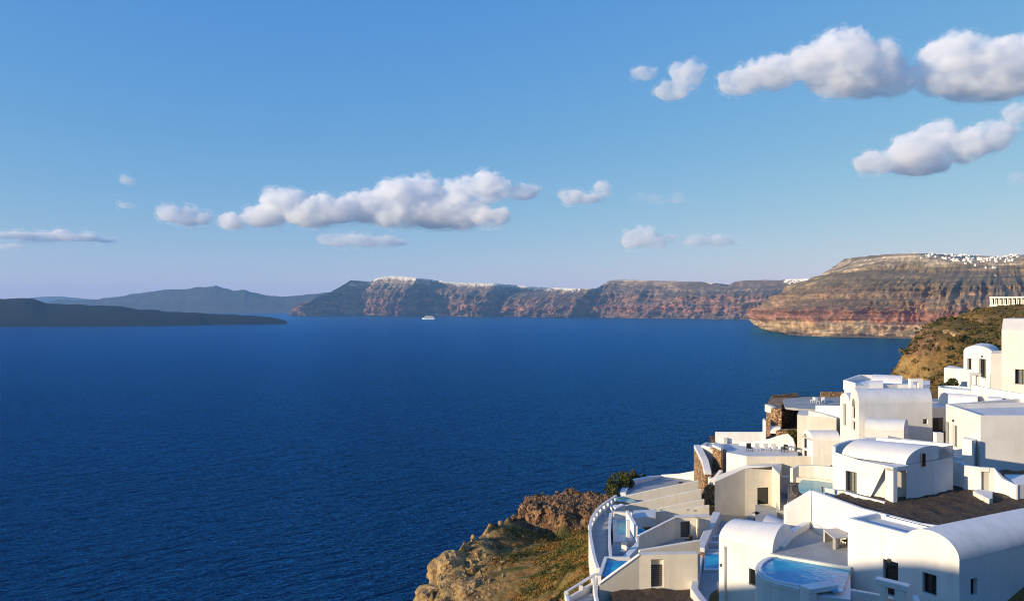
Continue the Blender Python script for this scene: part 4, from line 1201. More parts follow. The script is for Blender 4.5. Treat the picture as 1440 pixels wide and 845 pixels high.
# narrow second gable
g2 = [xy(1181.5, 85.0), xy(1194.8, 82.2)]
mb = MB(); z2 = (HY - 563) * 83 / F
o2 = [(u_of(g2[0], g2[1], 1185), u_of(g2[0], g2[1], 1189.5), zrow(*g2, 0.5, 596), zrow(*g2, 0.5, 566))]
Pg3 = facade(mb, g2[0], g2[1], -17, z2, z2, o2, 0.3)
mb.vault(g2[0], along(g2[0], (0.9, 0.4), 6), g2[1], along(g2[1], (0.9, 0.4), 6), z2 + 0.01, 0.75, 16)
mb.build('side_gable', WHITE, G); window(Pg3, *o2[0], G, 0.3, leaves=1, curtain=True, name='door')
# back block with flat roof and short vault
bk = [xy(1187.5, 88.0), xy(1203, 86.0), xy(1262, 87.0), xy(1308, 86.5), xy(1308, 92), xy(1213, 94)]
MB().prism(bk, -17, -9.3).build('back_block', WHITE, G)
MB().strip([(*xy(1187.8, 88.1), -8.85), (*xy(1203, 86.2), -9.0), (*xy(1222, 87), -9.6)], 0.3, -10).build('parapet', WHITE, G)
MB().strip([(*xy(1187.8, 88.1), -8.85), (*xy(1210, 93.5), -8.7), (*xy(1230, 93.5), -8.75)], 0.3, -10).build('parapet', WHITE, G)
MB().vault(xy(1224, 89.5), xy(1268, 88.0), xy(1232, 94), xy(1272, 92), -10.0, 1.5, 20).build('short_vault', WHITE, G, True)
MB().vault(xy(1222, 86.2), xy(1242, 86.2), xy(1223, 88.5), xy(1242, 88.5), -9.9, 1.05, 14).build('lunette', WHITE, G, True)
# open bell-cote on the roof
ba = 0.12; bc = xy(1287.5, 85.2)
MB().box(along(bc, (1, 0), -0.58), 0.28, 0.5, -10.4, -8.75).build('bell_cote_post', WHITE, G)
MB().box(along(bc, (1, 0), 0.48), 0.5, 0.5, -10.4, -8.75).build('bell_cote_post', WHITE, G)
MB().box(bc, 1.46, 0.5, -8.747, -8.4).build('bell_cote_head', WHITE, G)
# low vaulted annex in front
an_ = [xy(1216, 75.6), xy(1271, 74.6), xy(1277.5, 77.4), xy(1222, 77.9)]
az = (HY - 606) * 75 / F
MB().prism(an_, -17, az).build('annex_wall', WHITE, G)
MB().vault(an_[0], an_[1], an_[3], an_[2], az + 0.01, 1.05, 20).build('annex_roof', WHITE, G, True)
# side stairs and dark gate between the houses
solo(MB().prism([xy(1311.5, 80), xy(1326, 80), xy(1326, 80.4), xy(1311.5, 80.4)], -16, -12.2), 'dark_gate', DARK, 'dark timber gate between the vaulted and flat roofed houses', 'gate')
solo(MB().prism([xy(1311, 82), xy(1330, 82), xy(1330, 90), xy(1311, 90)], -16, -11.3), 'side_terrace', WHITE, 'small white terrace in shade behind the dark gate', 'terrace')

# ================= smaller vaulted wing with arched window and its walls
W = house('arched_wing', 'white block with arched window in a rounded gable beside the terrace', 'house', 43, 104, -23.04)
wz = (HY - 618) * 103.1 / F
w1_, w2_ = xy(1128.5, 104.83), xy(1143, 102.07)
mb = MB()
wo_ = []
for (x0, x1, y0, y1) in ((1130, 1134.6, 632, 641), (1130, 1134.6, 613, 629)):
    ua, ub = u_of(w1_, w2_, x0), u_of(w1_, w2_, x1); wo_.append((ua, ub, zrow(w1_, w2_, ua, y1), zrow(w1_, w2_, ua, y0)))
Pw = facade(mb, w1_, w2_, -23.04, wz, wz, wo_, 0.25)
w3_, w4_ = xy(1182, 101.38), xy(1170, 105.41)
facade(mb, w2_, w3_, -23.04, wz, wz, [], 0.2)
mb.build('wall', WHITE, W)
for o_ in wo_: window(Pw, *o_, W, 0.25, leaves=1)
um = (wo_[1][0] + wo_[1][1]) / 2; hw = (wo_[1][1] - wo_[1][0]) / 2
MB().poly([Pw(um + hw * math.cos(t), wo_[1][3] + 0.012 + 0.45 * math.sin(t), -0.02) for t in np.linspace(0, math.pi, 12)]).build('arched_pane', CURTAIN, W)
MB().vault(w2_, w3_, w1_, w4_, wz + 0.01, 1.25, 22).build('barrel_roof', WHITE, W, True)
MB().prism([xy(1121, 107.14), xy(1176, 105.75), xy(1180, 110.59), xy(1124, 111.74)], -24.19, [-15.84, -16.24, -16.13, -15.78]).build('back_block', CREAM, W)
MB().strip([(*xy(1137, 107.14), -15.21), (*xy(1160, 106.44), -15.67), (*xy(1176, 105.98), -16.13)], 0.35, -17.28).build('stair_parapet', WHITE, W)
for k in range(5):
    MB().box(along(xy(1176, 104.37), (0.0, 1.0), k * 0.35), 1.6, 0.35, -19.58, -18.89 + k * 0.22).build('step', DECK, W)
MB().strip([(*xy(1148, 111.74), -15.09), (*xy(1168, 109.44), -14.80), (*xy(1190, 105.98), -14.40)], 0.35, -19.58).build('terrace_wall', WHITE, W)

# ================= terrace on the rubble bastion
Us = house('bastion_terrace', 'rubble stone bastion carrying a terrace with glass rail over the sea', 'terrace', 44, 118, -27.65)
ub_ = [xy(1077.5, 116.35), xy(1088, 113.47), xy(1099, 112.90), xy(1099, 118.66), xy(1122, 119.23), xy(1186, 111.74), xy(1186, 129.02), xy(1084, 129.02)]
MB().prism(ub_, -29.95, UZ - 0.02).build('stone_base', STONE, Us)
MB().prism([xy(1104, 114.62), xy(1122, 113.36), xy(1190, 110.59), xy(1190, 129.02), xy(1130, 127.87), xy(1100, 124.42)], UZ - 0.3, UZ + 0.03).build('floor_slab', DECK, Us)
MB().strip([(*xy(1078.5, 116.58), UZ + 0.25), (*xy(1086, 114.74), UZ + 0.2), (*xy(1098, 113.36), UZ - 0.6)], 0.7, UZ - 0.9).build('coping', COPE, Us)
MB().strip([(*xy(1086, 127.30), UZ + 0.35), (*xy(1104, 127.64), UZ + 0.5), (*xy(1121, 127.87), UZ + 0.75)], 0.4, UZ - 2).build('dark_parapet', LAVAST, Us)
MB().strip([(*xy(1154, 127.64), UZ + 0.95), (*xy(1186, 127.64), UZ + 0.95)], 0.4, UZ - 0.5).build('stone_parapet', STONE, Us)
for k in range(4):
    a, b_ = xy(1122 + k * 8, 127.87), xy(1129.6 + k * 8, 127.87)
    MB().strip([(*a, UZ + 0.95), (*b_, UZ + 0.95)], 0.02, UZ + 0.05).build('glass_panel', RAILGLASS, Us)
MB().prism([xy(1091, 110.82), xy(1120, 110.02), xy(1122, 112.67), xy(1100, 112.32)], -25.34, -18.78).build('lower_stone', STONE, Us)

def chair(x, y, z, label, rz=0.0, frame=GREYF, cloth=GREYF, s=1.0):
    t = house('terrace_chair', label, 'chair', x, y, z, 'chairs and loungers on the terraces')
    c, sn_ = math.cos(rz), math.sin(rz)
    R_ = lambda a, b: (x + c * a * s - sn_ * b * s, y + sn_ * a * s + c * b * s)
    MB().box(R_(0, 0), 0.55 * s, 0.55 * s, z + 0.38 * s, z + 0.46 * s, rz).build('seat', cloth, t)
    MB().box(R_(0.27, 0), 0.06 * s, 0.55 * s, z + 0.463 * s, z + 0.92 * s, rz).build('backrest', cloth, t)
    for a in (-0.24, 0.24):
        for b in (-0.24, 0.24):
            MB().box(R_(a, b), 0.05 * s, 0.05 * s, z, z + 0.378 * s, rz).build('leg', frame, t)
    return t
def small_table(x, y, z, label, mat=GREYF, w=0.8):
    t = house('terrace_table', label, 'table', x, y, z)
    MB().box((x, y), w, w, z + 0.68, z + 0.73).build('table_top', mat, t)
    for a in (-1, 1):
        for b in (-1, 1): MB().box((x + a * w * 0.4, y + b * w * 0.4), 0.05, 0.05, z, z + 0.678).build('leg', mat, t)
    return t
chair(*xy(1143, 119.81), UZ + 0.03, 'pale folding chair on the bastion terrace, by the glass rail', 0.4, WHITE, COPE)
chair(*xy(1150, 118.66), UZ + 0.03, 'pale folding chair on the bastion terrace, nearer the stone parapet', 2.8, WHITE, COPE)
small_table(*xy(1146.5, 120.96), UZ + 0.03, 'small pale table between the folding chairs', WHITE, 0.7)
chair(*xy(1158, 119.81), UZ + 0.03, 'pale chair standing against the stone parapet of the bastion', 1.5, WHITE, WHITE)

# ================= terrace with loungers, its walls and the rubble bastion below
Vt = house('lounger_terrace', 'long white walled terrace with rounded rubble bastion at its seaward end', 'terrace', 34, 107, -32.26)
MB().prism([xy(986, 112), xy(1000, 110.2), xy(1024, 108.6), xy(1020, 114), xy(992, 114.5)], -25, VZ - 0.004).build('tip_slab', COPE, Vt)
MB().prism([xy(1024, 105.0), xy(1048, 103.68), xy(1122, 103.10), xy(1122, 112.32), xy(1072, 112.90), xy(1018, 113.8)], -27.65, VZ).build('floor_slab', COPE, Vt)
MB().strip([(*xy(1049, 103.22), VZ + 0.12), (*xy(1090, 103.22), VZ + 0.12), (*xy(1174, 102.07), VZ + 0.35)], 0.35, -29.95).build('front_wall', CREAM, Vt, False, 0.03)
MB().strip([(*xy(1022, 105.06), VZ + 0.28), (*xy(1049, 103.45), VZ + 0.1)], 0.3, -27.65).build('pool_edge', WHITE, Vt)
MB().strip([(*xy(1006, 114.05), -19.53), (*xy(1040, 113.36), -19.41), (*xy(1073, 112.90), -19.35)], 0.35, -25.34).build('back_wall', WHITE, Vt, False, 0.03)
# curving side wall rising to the fin
MB().strip([(*xy(1040, 112.20), -20.74), (*xy(1058, 110.82), -20.39), (*xy(1082, 109.67), -19.81), (*xy(1094, 109.09), -19.24), (*xy(1108, 108.52), -18.84), (*xy(1115, 108.17), -19.47), (*xy(1119, 107.83), -20.74)], 0.3, -25.34).build('curved_wall', WHITE, Vt, True)
MB().prism([xy(1072.5, 112.32), xy(1077.5, 111.97), xy(1077.5, 114.05), xy(1072.5, 114.05)], -25.34, -17.40).build('fin_wall', WHITE, Vt, False, 0.2)
MB().vault(xy(1082, 112.44), xy(1097, 111.97), xy(1084, 114.62), xy(1099, 114.05), -19.47, 1.0, 14).build('oven_dome', WHITE, Vt, True)
# rubble bastion: two piers with rounded copings and a channel between them
MB().strip([(*xy(980, 112.90), -21.89), (*xy(984.5, 109.90), -22.23), (*xy(991, 106.68), -22.92), (*xy(995.5, 104.60), -24.19)], 0.9, -34.56).build('stone_wall', STONE, Vt, True)
MB().strip([(*xy(980.5, 113.24), -21.37), (*xy(985, 110.13), -21.66), (*xy(991.5, 106.91), -22.35), (*xy(995.5, 104.83), -23.62)], 1.05, [-21.89, -22.24, -22.93, -24.20]).build('coping', COPE, Vt, True, 0.08)
MB().prism([xy(1002, 109.44), xy(1013.5, 106.68), xy(1017, 107.60), xy(1006, 111.74)], -34.56, -20.95).build('stone_pier', STONE, Vt)
MB().prism([xy(1001.5, 109.32), xy(1013.8, 106.44), xy(1017.8, 107.60), xy(1006, 111.97)], -20.947, -20.6).build('pier_coping', COPE, Vt, False, 0.08)
MB().prism([xy(989, 105.41), xy(1006, 104.03), xy(1014, 107.14), xy(996, 109.44)], -34.56, -24.42).build('stone_base', STONE, Vt)
MB().strip([(*xy(995, 105.29), -24.08), (*xy(1000, 104.37), -24.48), (*xy(1006, 104.14), -24.19), (*xy(1014, 105.29), -23.50)], 0.6, -25.34).build('channel_lip', COPE, Vt, True, 0.06)
# round plunge pool rim and glass rail at the seaward tip
MB().strip([(*xy(1000 + 9 * math.cos(a), 111.7 + 1.6 * math.sin(a)), VZ + 0.12) for a in np.linspace(0.2, 2 * math.pi - 0.2, 16)], 0.25, VZ - 0.2).build('round_rim', COPE, Vt, True)
for k in range(3):
    a, b_ = xy(984 + k * 5, 113.59 + k * 0.15), xy(988.6 + k * 5, 113.76 + k * 0.15)
    MB().strip([(*a, VZ + 1.0), (*b_, VZ + 1.0)], 0.02, VZ - 0.1).build('glass_panel', RAILGLASS, Vt)
MB().box(xy(1002.5, 114.28), 1.1, 0.5, VZ, VZ + 1.0).build('dark_locker', LAVAST, Vt)
MB().box(xy(1019.5, 113.24), 0.55, 0.5, VZ, VZ + 0.9).build('post', COPE, Vt)
for k, (px_, lab) in enumerate(((1054, 'round black seat on the lounger terrace, first by the pool edge'), (1066, 'pale terrace chair beside the round black seat'), (1078, 'pale terrace chair before the fin wall'), (1089, 'white terrace lounger by the curved wall'))):
    chair(*xy(px_, 107.14 - 0.1 * k), VZ, lab, 1.6, GREYF if k else BLACK, BLACK if k == 0 else (WHITE if k == 3 else COPE), 1.25)
chair(*xy(1103, 106.56), VZ, 'black slung chair beside the terrace table', 0.6, BLACK, BLACK, 1.2)
small_table(*xy(1110, 106.91), VZ, 'square grey table at the end of the lounger terrace', COPE, 1.3)

# ================= white block with the dark door, court and steps
Bk = house('white_block', 'tall plain white block with one square black door', 'building', 29, 98, -28)
b1, b2, b3 = xy(1005, 97.6), xy(1047.5, 99.4), xy(1085.5, 100.2)
bz = -22.0
mb = MB()
facade(mb, b1, b2, -29, bz - 1.4, bz, [], 0.2)
do = [(u_of(b2, b3, 1065), u_of(b2, b3, 1081), -27.0, zrow(b2, b3, 1.8, 685.5))]
Pb = facade(mb, b2, b3, -29, bz, bz - 0.35, do, 0.15)
b4 = xy(1096.5, 96.2)
facade(mb, b3, b4, -29, bz + 0.1, bz - 0.1, [], 0.2)
b5, b6 = xy(1100, 103.5), xy(1010, 101)
mb.poly([(*b4, -29), (*b5, -29), (*b5, bz - 0.05), (*b4, bz - 0.1)])
mb.poly([(*b1, bz - 1.4), (*b2, bz), (*b3, bz + 0.1), (*b4, bz - 0.1), (*b5, bz - 0.05), (*xy(1047, 102), bz - 0.1), (*xy(1008, 101), bz - 1.35)])
mb.build('wall', CREAM, Bk)
window(Pb, *do[0], Bk, 0.15, name='door', leaves=1)
ct = MB().prism([xy(1062, 100.2), xy(1093, 98), xy(1093, 91), xy(1062, 90.5)], -29, L0).build('courtyard', DECK); tag(ct, kind='structure')
Sg = house('garden_stair', 'small zigzag stair with white side wall below the white block', 'stair', *xy(1050, 93), -28.4)
for k in range(6):
    a = xy(1061 - k * 5, 96.6 - k * 0.95); nx = xy(1061 - (k + 1) * 5, 96.6 - (k + 1) * 0.95)
    MB().prism([a, nx, (nx[0] + 0.55, nx[1] - 0.7), (a[0] + 0.55, a[1] - 0.7)], -29.2, -27.0 - k * 0.2).build('step', DECK, Sg)
MB().prism([xy(1062, 95.9), xy(1036, 91.0), xy(1036.5, 90.6), xy(1062.5, 95.4)], -29.5, [-27.25, -28.0, -28.0, -27.25]).build('side_wall', CREAM, Sg)
St = house('broad_stair', 'broad flight of grey steps climbing beside the white block', 'stair', *xy(1099, 98.5), L0)
for k in range(7):
    MB().prism([xy(1091 + k * 0.25, 96.2 + k * 0.5), xy(1107, 95.9 + k * 0.5), xy(1107, 96.4 + k * 0.5), xy(1091 + k * 0.25, 96.7 + k * 0.5)], -29, L0 + 0.24 * (k + 1)).build('step', DECK, St)
MB().prism([xy(1107.5, 95.6), xy(1112, 93.8), xy(1113, 94.2), xy(1108.5, 99)], -29, [-25.3, -26.6, -26.5, -24.0]).build('side_wall', WHITE, St)
MB().prism([xy(1097, 99.6), xy(1110, 99.6), xy(1110, 100.6), xy(1097, 100.6)], -26, -23.2).build('landing_wall', COPE, St)
MB().prism([xy(1113, 95), xy(1136, 88), xy(1140, 92), xy(1114, 99)], -29, [-25.6, -24.6, -24.2, -24.8]).build('rubble_bank', LAVAST, St)

# ================= long terrace with lap pool, coping walls
Qt = house('lap_pool_terrace', 'narrow terrace with small blue pool between thick blue white copings', 'terrace', 20, 78, -28)
qz_ = -26.0
MB().prism([xy(1012, 92.2), xy(1038, 91.5), xy(1046, 76), xy(1040, 66), xy(1000, 64.5), xy(975, 68), xy(985, 79)], -29, -26.95).build('floor_slab', DECK, Qt)
MB().strip([(*xy(1008.5, 92.4), qz_ + 0.1), (*xy(995, 84.6), qz_), (*xy(986, 79.6), qz_), (*xy(985, 79.0), qz_)], 1.0, -27.6).build('coping_wall', COPE, Qt, True, 0.1)
MB().strip([(*xy(985.5, 79.2), qz_ - 0.45), (*xy(984.5, 78.4), qz_ - 0.5)], 0.95, -28).build('stone_end', STONE, Qt)
MB().strip([(*xy(984.5, 78.0), qz_ - 0.6), (*xy(979, 72.5), qz_ - 0.5), (*xy(976.5, 68.6), qz_ - 0.4), (*xy(988, 65.6), qz_ - 0.25), (*xy(998, 63.6), qz_ - 0.15)], 0.75, -29).build('coping_wall', COPE, Qt, False, 0.1)
MB().prism([xy(990.5, 79.6), xy(1014, 79.6), xy(1014, 74.2), xy(989.5, 74.2)], -27, -26.7).build('pool_edge', COPE, Qt)
MB().prism([xy(993, 79.0), xy(1014, 79.0), xy(1014, 74.8), xy(992, 74.8)], -27, -26.695).build('water', POOL, Qt)
MB().strip([(*xy(990, 79.9), -26.55), (*xy(1014, 79.9), -26.55)], 0.3, -27).build('pool_curb', CREAM, Qt)
for k in range(2):
    MB().box(xy(1003 + k * 1.5, 82.4 + k * 2.2), 1.7, 0.55, -26.95, -26.5).build('sunbed', COPE, Qt)
MB().prism([xy(972, 66.5), xy(976, 66.2), xy(1000, 62.5), xy(1000, 61.5), xy(972, 65)], -29, -26.9).build('stone_base', LAVAST, Qt)

# ================= lowest row of terraces
T1 = house('louvre_door_unit', 'cream retaining wall with recessed louvred door above the dark gravel bed', 'wall', 15, 71, L0)
tA, tB = xy(899, 70.3), xy(981, 70.6)
du0, du1 = u_of(tA, tB, 915.5), u_of(tA, tB, 933)
top1 = -23.85
mb = MB(); Pt = facade(mb, tA, tB, L0 - 0.8, top1, top1, [(du0, du1, L0, -24.3)], 0.45)
tW = xy(843, 69.4)
facade(mb, tW, tA, L0 - 1.2, -26.3, top1, [], 0.2)
mb.poly([(*tW, -26.3), (*tA, top1), (tA[0] - 0.05, tA[1] + 0.4, top1), (tW[0] - 0.05, tW[1] + 0.4, -26.3)])
mb.poly([(*tA, top1), (*tB, top1), (tB[0], tB[1] + 0.8, top1), (tA[0], tA[1] + 0.8, top1)])
mb.build('wall', CREAM, T1)
window(Pt, du0, du1, L0 + 0.02, -24.95, T1, 0.45, name='louvre_door', leaves=1, slats=10)
MB().poly([Pt(du0, -24.95, 0.40), Pt(du1, -24.95, 0.40), Pt(du1, -24.3, 0.40), Pt(du0, -24.3, 0.40)]).build('transom', CREAM, T1)
MB().strip([(*xy(899, 71.5), -23.80), (*xy(940, 72.2), -23.55), (*xy(983, 73.0), -23.3)], 0.4, -27).build('sloping_wall', CREAM, T1)
# coping that drops along the wing, and the plunge pool beneath it
MB().strip([(tW[0], tW[1] + 0.12, -26.24), (tA[0], tA[1] + 0.12, top1 + 0.03)], 0.34, [-26.32, top1 - 0.04]).build('wing_coping', WHITE, T1)
pl = house('plunge_pool', 'small teal plunge pool under the sloping wing wall', 'pool', *xy(862, 72.5), -26.4)
MB().poly([(*xy(848, 70.6), -26.05), (*xy(868, 70.9), -26.05), (*xy(884, 75.0), -26.05), (*xy(855, 75.2), -26.05)]).build('water', POOL, pl)
MB().strip([(*xy(843, 70.3), -25.85), (*xy(852, 75.6), -25.85), (*xy(886, 75.6), -25.85)], 0.35, -28).build('rim', WHITE, pl, False, 0.03)

T2 = house('louvre_door_terrace', 'cream terrace unit with dark louvred door and folded chairs', 'wall', *xy(960, 85), L0)
sA, sB = xy(950, 85.2), xy(999, 85.6)
v0_, v1_ = u_of(sA, sB, 957), u_of(sA, sB, 971)
mb = MB(); Ps = facade(mb, sA, sB, L0 - 0.5, -24.5, -24.5, [(v0_, v1_, L0, -24.95)], 0.5)
sW = xy(898, 80.5)
facade(mb, sW, sA, L0 - 0.5, -25.2, -24.5, [], 0.2)
mb.poly([(*sA, -24.5), (*sB, -24.5), (sB[0], sB[1] + 0.9, -24.5), (sA[0], sA[1] + 0.9, -24.5)])
mb.build('wall', CREAM, T2)
window(Ps, v0_, v1_, L0 + 0.02, -25.25, T2, 0.5, name='louvre_door', leaves=1, slats=9)
MB().strip([(*sW, -25.15), (*sA, -24.46), (*sB, -24.46)], 0.3, [-25.22, -24.52, -24.52]).build('coping', WHITE, T2)
MB().prism([xy(978.5, 85.0), xy(980.5, 84.4), xy(980.5, 85.1), xy(978.6, 85.3)], L0, -24.6).build('fin', CREAM, T2)
fl = MB().prism([xy(850, 74), xy(899, 71.9), xy(985, 73.4), xy(999, 85.4), xy(950, 85), xy(898, 81), xy(862, 84)], -29, L0).build('terrace_floor', DECK); tag(fl, kind='structure')
chair(*xy(968.5, 83.2), L0, 'black folded chair beside the dark louvred door', 0.5, BLACK, BLACK, 1.1)
chair(*xy(974, 82.7), L0, 'black deck chair next to the folded chair', 2.2, BLACK, BLACK, 1.0)
solo(MB().strip([(*xy(868, 75.2), L0 + 0.45), (*xy(886, 79.0), L0 + 0.5), (*xy(900, 82.6), L0 + 0.5), (*xy(898, 84.4), L0 + 0.5)], 0.7, -28.5), 'seat_wall', WHITE, 'low white seat wall bending round the grey terrace', 'wall', None, False, 0.04)
for k, (px_, d_) in enumerate(((876, 79.5), (880, 80.4))):
    chair(*xy(px_, d_), L0, ('cream wicker chair by the white pillar, first of a pair', 'cream wicker chair by the white pillar, second of a pair')[k], 1.0 + k, WHITE, CREAM, 1.1)

T3 = house('pool_terrace_unit', 'white plunge pool terrace with pillar on the curved walkway', 'terrace', *xy(875, 88), L0)
MB().prism([xy(862, 84), xy(898, 84.5), xy(905, 93), xy(862, 93.5)], -29, L0 - 0.003).build('floor_slab', COPE, T3)
MB().poly([(*xy(868, 86.6), L0 + 0.02), (*xy(880, 86.6), L0 + 0.02), (*xy(880, 92.4), L0 + 0.02), (*xy(868, 92.4), L0 + 0.02)]).build('water', POOLG, T3)
MB().box(xy(883, 84.6), 0.4, 0.45, L0, L0 + 2.3).build('pillar', WHITE, T3, False, 0.03)
MB().box(xy(888, 88.0), 0.35, 6.5, L0, L0 + 1.6).build('side_wall', WHITE, T3)
MB().prism([xy(860, 93.0), xy(889, 92.6), xy(889, 93.1), xy(860, 93.5)], L0, L0 + 0.9).build('back_wall', CREAM, T3)
MB().prism([xy(890, 84.5), xy(920, 85.5), xy(905, 89), xy(890, 88.6)], L0, L0 + 0.03).build('side_water', POOL, T3)
MB().prism([xy(890.5, 90), xy(922, 90.5), xy(922, 93.6), xy(890.5, 93.2)], L0 - 0.2, L0 + 1.05).build('low_block', COPE, T3)

# long tapering garden walls between the units
def div_wall(label, pts, th=0.35, mat=CREAM):
    return solo(MB().strip([(*xy(p[0], p[2]), (HY - p[1]) * p[2] / F) for p in pts], th, -29), 'dividing_wall', mat, label, 'wall', 'tapering walls between the terraces', False, 0.03)
div_wall('tapering white wall holding small vents, next above the louvred door terrace', [(898, 722, 94.2), (940, 717, 94.4), (997, 709.5, 94.8)])
div_wall('thin wedge of white wall just above the vented wall', [(890, 722, 96.2), (940, 711, 96.6), (990, 701.5, 97.0)])
div_wall('broad tapering white wall starting at the rounded end block', [(876, 711, 98.2), (930, 699, 98.8), (986, 687, 99.4)])
div_wall('tapering white wall nearest the bushes, ending at the stone bastion', [(862, 701, 101.5), (920, 687.5, 102.2), (982, 675, 103)])
for px_ in (921.5, 967.5):
    solo(MB().box(xy(px_, 93.95), 0.3, 0.06, -26.15, -26.02), 'wall_vent', METAL, 'small slot vent in the tapering white wall', 'vent', 'slot vents in the wall')
solo(MB().strip([(*xy(862.5, 97.6), -26.4), (*xy(867, 96.6), -26.35), (*xy(876, 97.2), -26.2)], 1.0, -29), 'end_block', WHITE, 'rounded white end block below the tapering walls', 'block', None, True, 0.1)
solo(MB().poly([(*xy(866, 100.0), -26.6), (*xy(896, 99.4), -26.6), (*xy(890, 101.2), -26.6), (*xy(866, 101.3), -26.6)]), 'pool_strip', POOLG, 'thin strip of pale pool water between tapering walls', 'pool')
# top terrace with parapet
Tt = house('end_terrace', 'grey terrace with stepped white parapet above the bushes', 'terrace', *xy(930, 108), -28)
MB().prism([xy(880, 104.5), xy(983, 104), xy(984, 112.8), xy(930, 116), xy(890, 112)], -29.5, -26.9).build('floor_slab', DECK, Tt)
MB().strip([(*xy(876, 105), -26.7), (*xy(880, 108.5), -26.5), (*xy(893, 111.5), -26.3), (*xy(912, 113.4), -26.35), (*xy(930, 116.5), -26.9)], 0.9, -30).build('parapet', WHITE, Tt, True, 0.08)
MB().strip([(*xy(930, 116.4), -26.75), (*xy(955, 114.8), -26.2), (*xy(980, 113.0), -25.3)], 0.35, -30).build('sea_wall', WHITE, Tt, False, 0.03)
for k, (px_, d_) in enumerate(((956, 108.6), (960.5, 108.2))):
    chair(*xy(px_, d_), -26.9, ('dark garden chair on the grey end terrace, first of a pair', 'dark garden chair on the grey end terrace, second of a pair')[k], 1.0 + k, BLACK, BLACK, 0.95)

# ================= curved walkway with pierced parapet
Wk = house('curved_walkway', 'curving grey walkway with pierced white parapet along the headland', 'walkway', *xy(845, 86), -28)
wl_out = [(866, 101.2), (858, 99.0), (849, 97.0), (840, 94.3), (833, 91.0), (829.5, 87.8), (829.8, 84.6), (831.5, 81.5), (834, 78.2), (837.5, 75.0), (841, 73.0)]
wl_in = [(869, 99.6), (862.5, 96.5), (858.5, 92.6), (857, 88.5), (857, 84.5), (857.5, 80.5), (858.5, 77.5), (859, 75.5)]
zw = L0 - 0.1
fpl = [xy(*p) for p in wl_out] + [xy(*p) for p in reversed(wl_in)]
MB().poly([(*p, zw) for p in fpl]).build('floor', DECK, Wk)
MB().prism(fpl, -31, zw - 0.02).build('base', WHITE, Wk)
# parapet: solid lower band, pillars and a rail in the pierced stretch
MB().strip([(*xy(*p), zw + 0.35) for p in wl_out[:6]], 0.3, -31).build('parapet_base', WHITE, Wk, True)
MB().strip([(*xy(*p), zw + 1.05) for p in wl_out[:6]], 0.3, zw + 0.85).build('parapet_rail', WHITE, Wk, True)
for k in range(9):
    t_ = k / 8 * 5; i_ = min(int(t_), 4); q = lerp(xy(*wl_out[i_]), xy(*wl_out[i_ + 1]), t_ - i_)
    MB().box(q, 0.42, 0.42, zw + 0.352, zw + 0.848, 0.4 + k * 0.12).build('pillar', WHITE, Wk)
MB().strip([(*xy(*p), zw + 1.05) for p in wl_out[5:]], 0.32, -31).build('parapet', WHITE, Wk, True)
MB().strip([(*xy(*p), zw + 1.0) for p in wl_in[2:]], 0.3, -30).build('inner_wall', WHITE, Wk, True)
for q in (xy(851, 92.5), xy(851, 87)):
    MB().box(q, 0.05, 0.05, zw, zw + 2.4).build('lamp_pole', METAL, Wk)
# lower flight of the walkway
Lw = house('lower_walkway', 'lower ramp with white balustrade dropping below the curved walkway', 'walkway', *xy(820, 69), -29)
lo = [(796.5, 68.6), (801, 66.2), (806, 63.8), (812, 61.0)]; li = [(835, 71.6), (838.5, 68.0), (842, 64.5), (850, 61.0)]
zl = -27.9
MB().prism([xy(*p) for p in lo] + [xy(*p) for p in reversed(li)], -33, zl).build('floor', DECK, Lw)
MB().strip([(*xy(796, 69.0), zl + 0.35), (*xy(834, 72.6), zl + 0.55)], 0.28, -33).build('balustrade_base', WHITE, Lw)
MB().strip([(*xy(796, 69.0), zl + 1.05), (*xy(838, 73.0), zl + 1.35)], 0.24, [zl + 0.9, zl + 1.2]).build('balustrade_rail', WHITE, Lw)
for px_, d_ in ((796.5, 69.05), (817, 71.0), (834, 72.6)):
    MB().box(xy(px_, d_), 0.36, 0.3, zl + 0.3, zl + 1.0).build('balustrade_pillar', WHITE, Lw)
MB().strip([(*xy(*p), zl + 1.0) for p in lo], 0.28, -33).build('outer_parapet', WHITE, Lw, False, 0.03)
MB().strip([(*xy(835, 72.4), zl + 1.25), (*xy(838.5, 68.0), zl + 1.1), (*xy(843, 64.5), zl + 1.05), (*xy(852, 61.0), zl + 1.05)], 0.32, -33).build('inner_parapet', WHITE, Lw, False, 0.03)

# ================= upper right: pool wall, gabled house, tall block
Fh = house('gabled_house', 'white house with rounded gable, door and window above the round pool', 'house', 56, 92, -11)
f1, f2 = xy(1355, 93.5), xy(1396, 88.5)
fz = (HY - 494) * 93.5 / F
fop = []
for x0, x1, y0, y1 in ((1359.8, 1366, 503.5, 519), (1376.5, 1387, 504, 530)):
    ua, ub = u_of(f1, f2, x0), u_of(f1, f2, x1); fop.append((ua, ub, zrow(f1, f2, ua, y1), zrow(f1, f2, ua, y0)))
mb = MB(); Pq2 = facade(mb, f1, f2, -12, fz, fz, fop, 0.3)
fl_ = V2(f1, f2).length
mb.poly([Pq2(fl_ * 0.5 + fl_ * 0.5 * math.cos(t), fz + 0.85 * math.sin(t)) for t in np.linspace(math.pi, 0, 20)])
mb.build('wall', WHITE, Fh)
window(Pq2, *fop[0], Fh, 0.3, leaves=1); window(Pq2, *fop[1], Fh, 0.3, name='door', leaves=2, curtain=True)
lamp_box(Pq2, (fop[1][0] + fop[1][1]) / 2, fop[1][3] + 0.3, Fh)
fd = (0.62, 0.785)
MB().vault(along(f1, fd, 0.005), along(f1, fd, 8), along(f2, fd, 0.005), along(f2, fd, 8), fz, 0.85, 22, False).build('barrel_roof', WHITE, Fh, True)
lw1, lw2 = xy(1327.5, 97.0), xy(1358, 92.6)
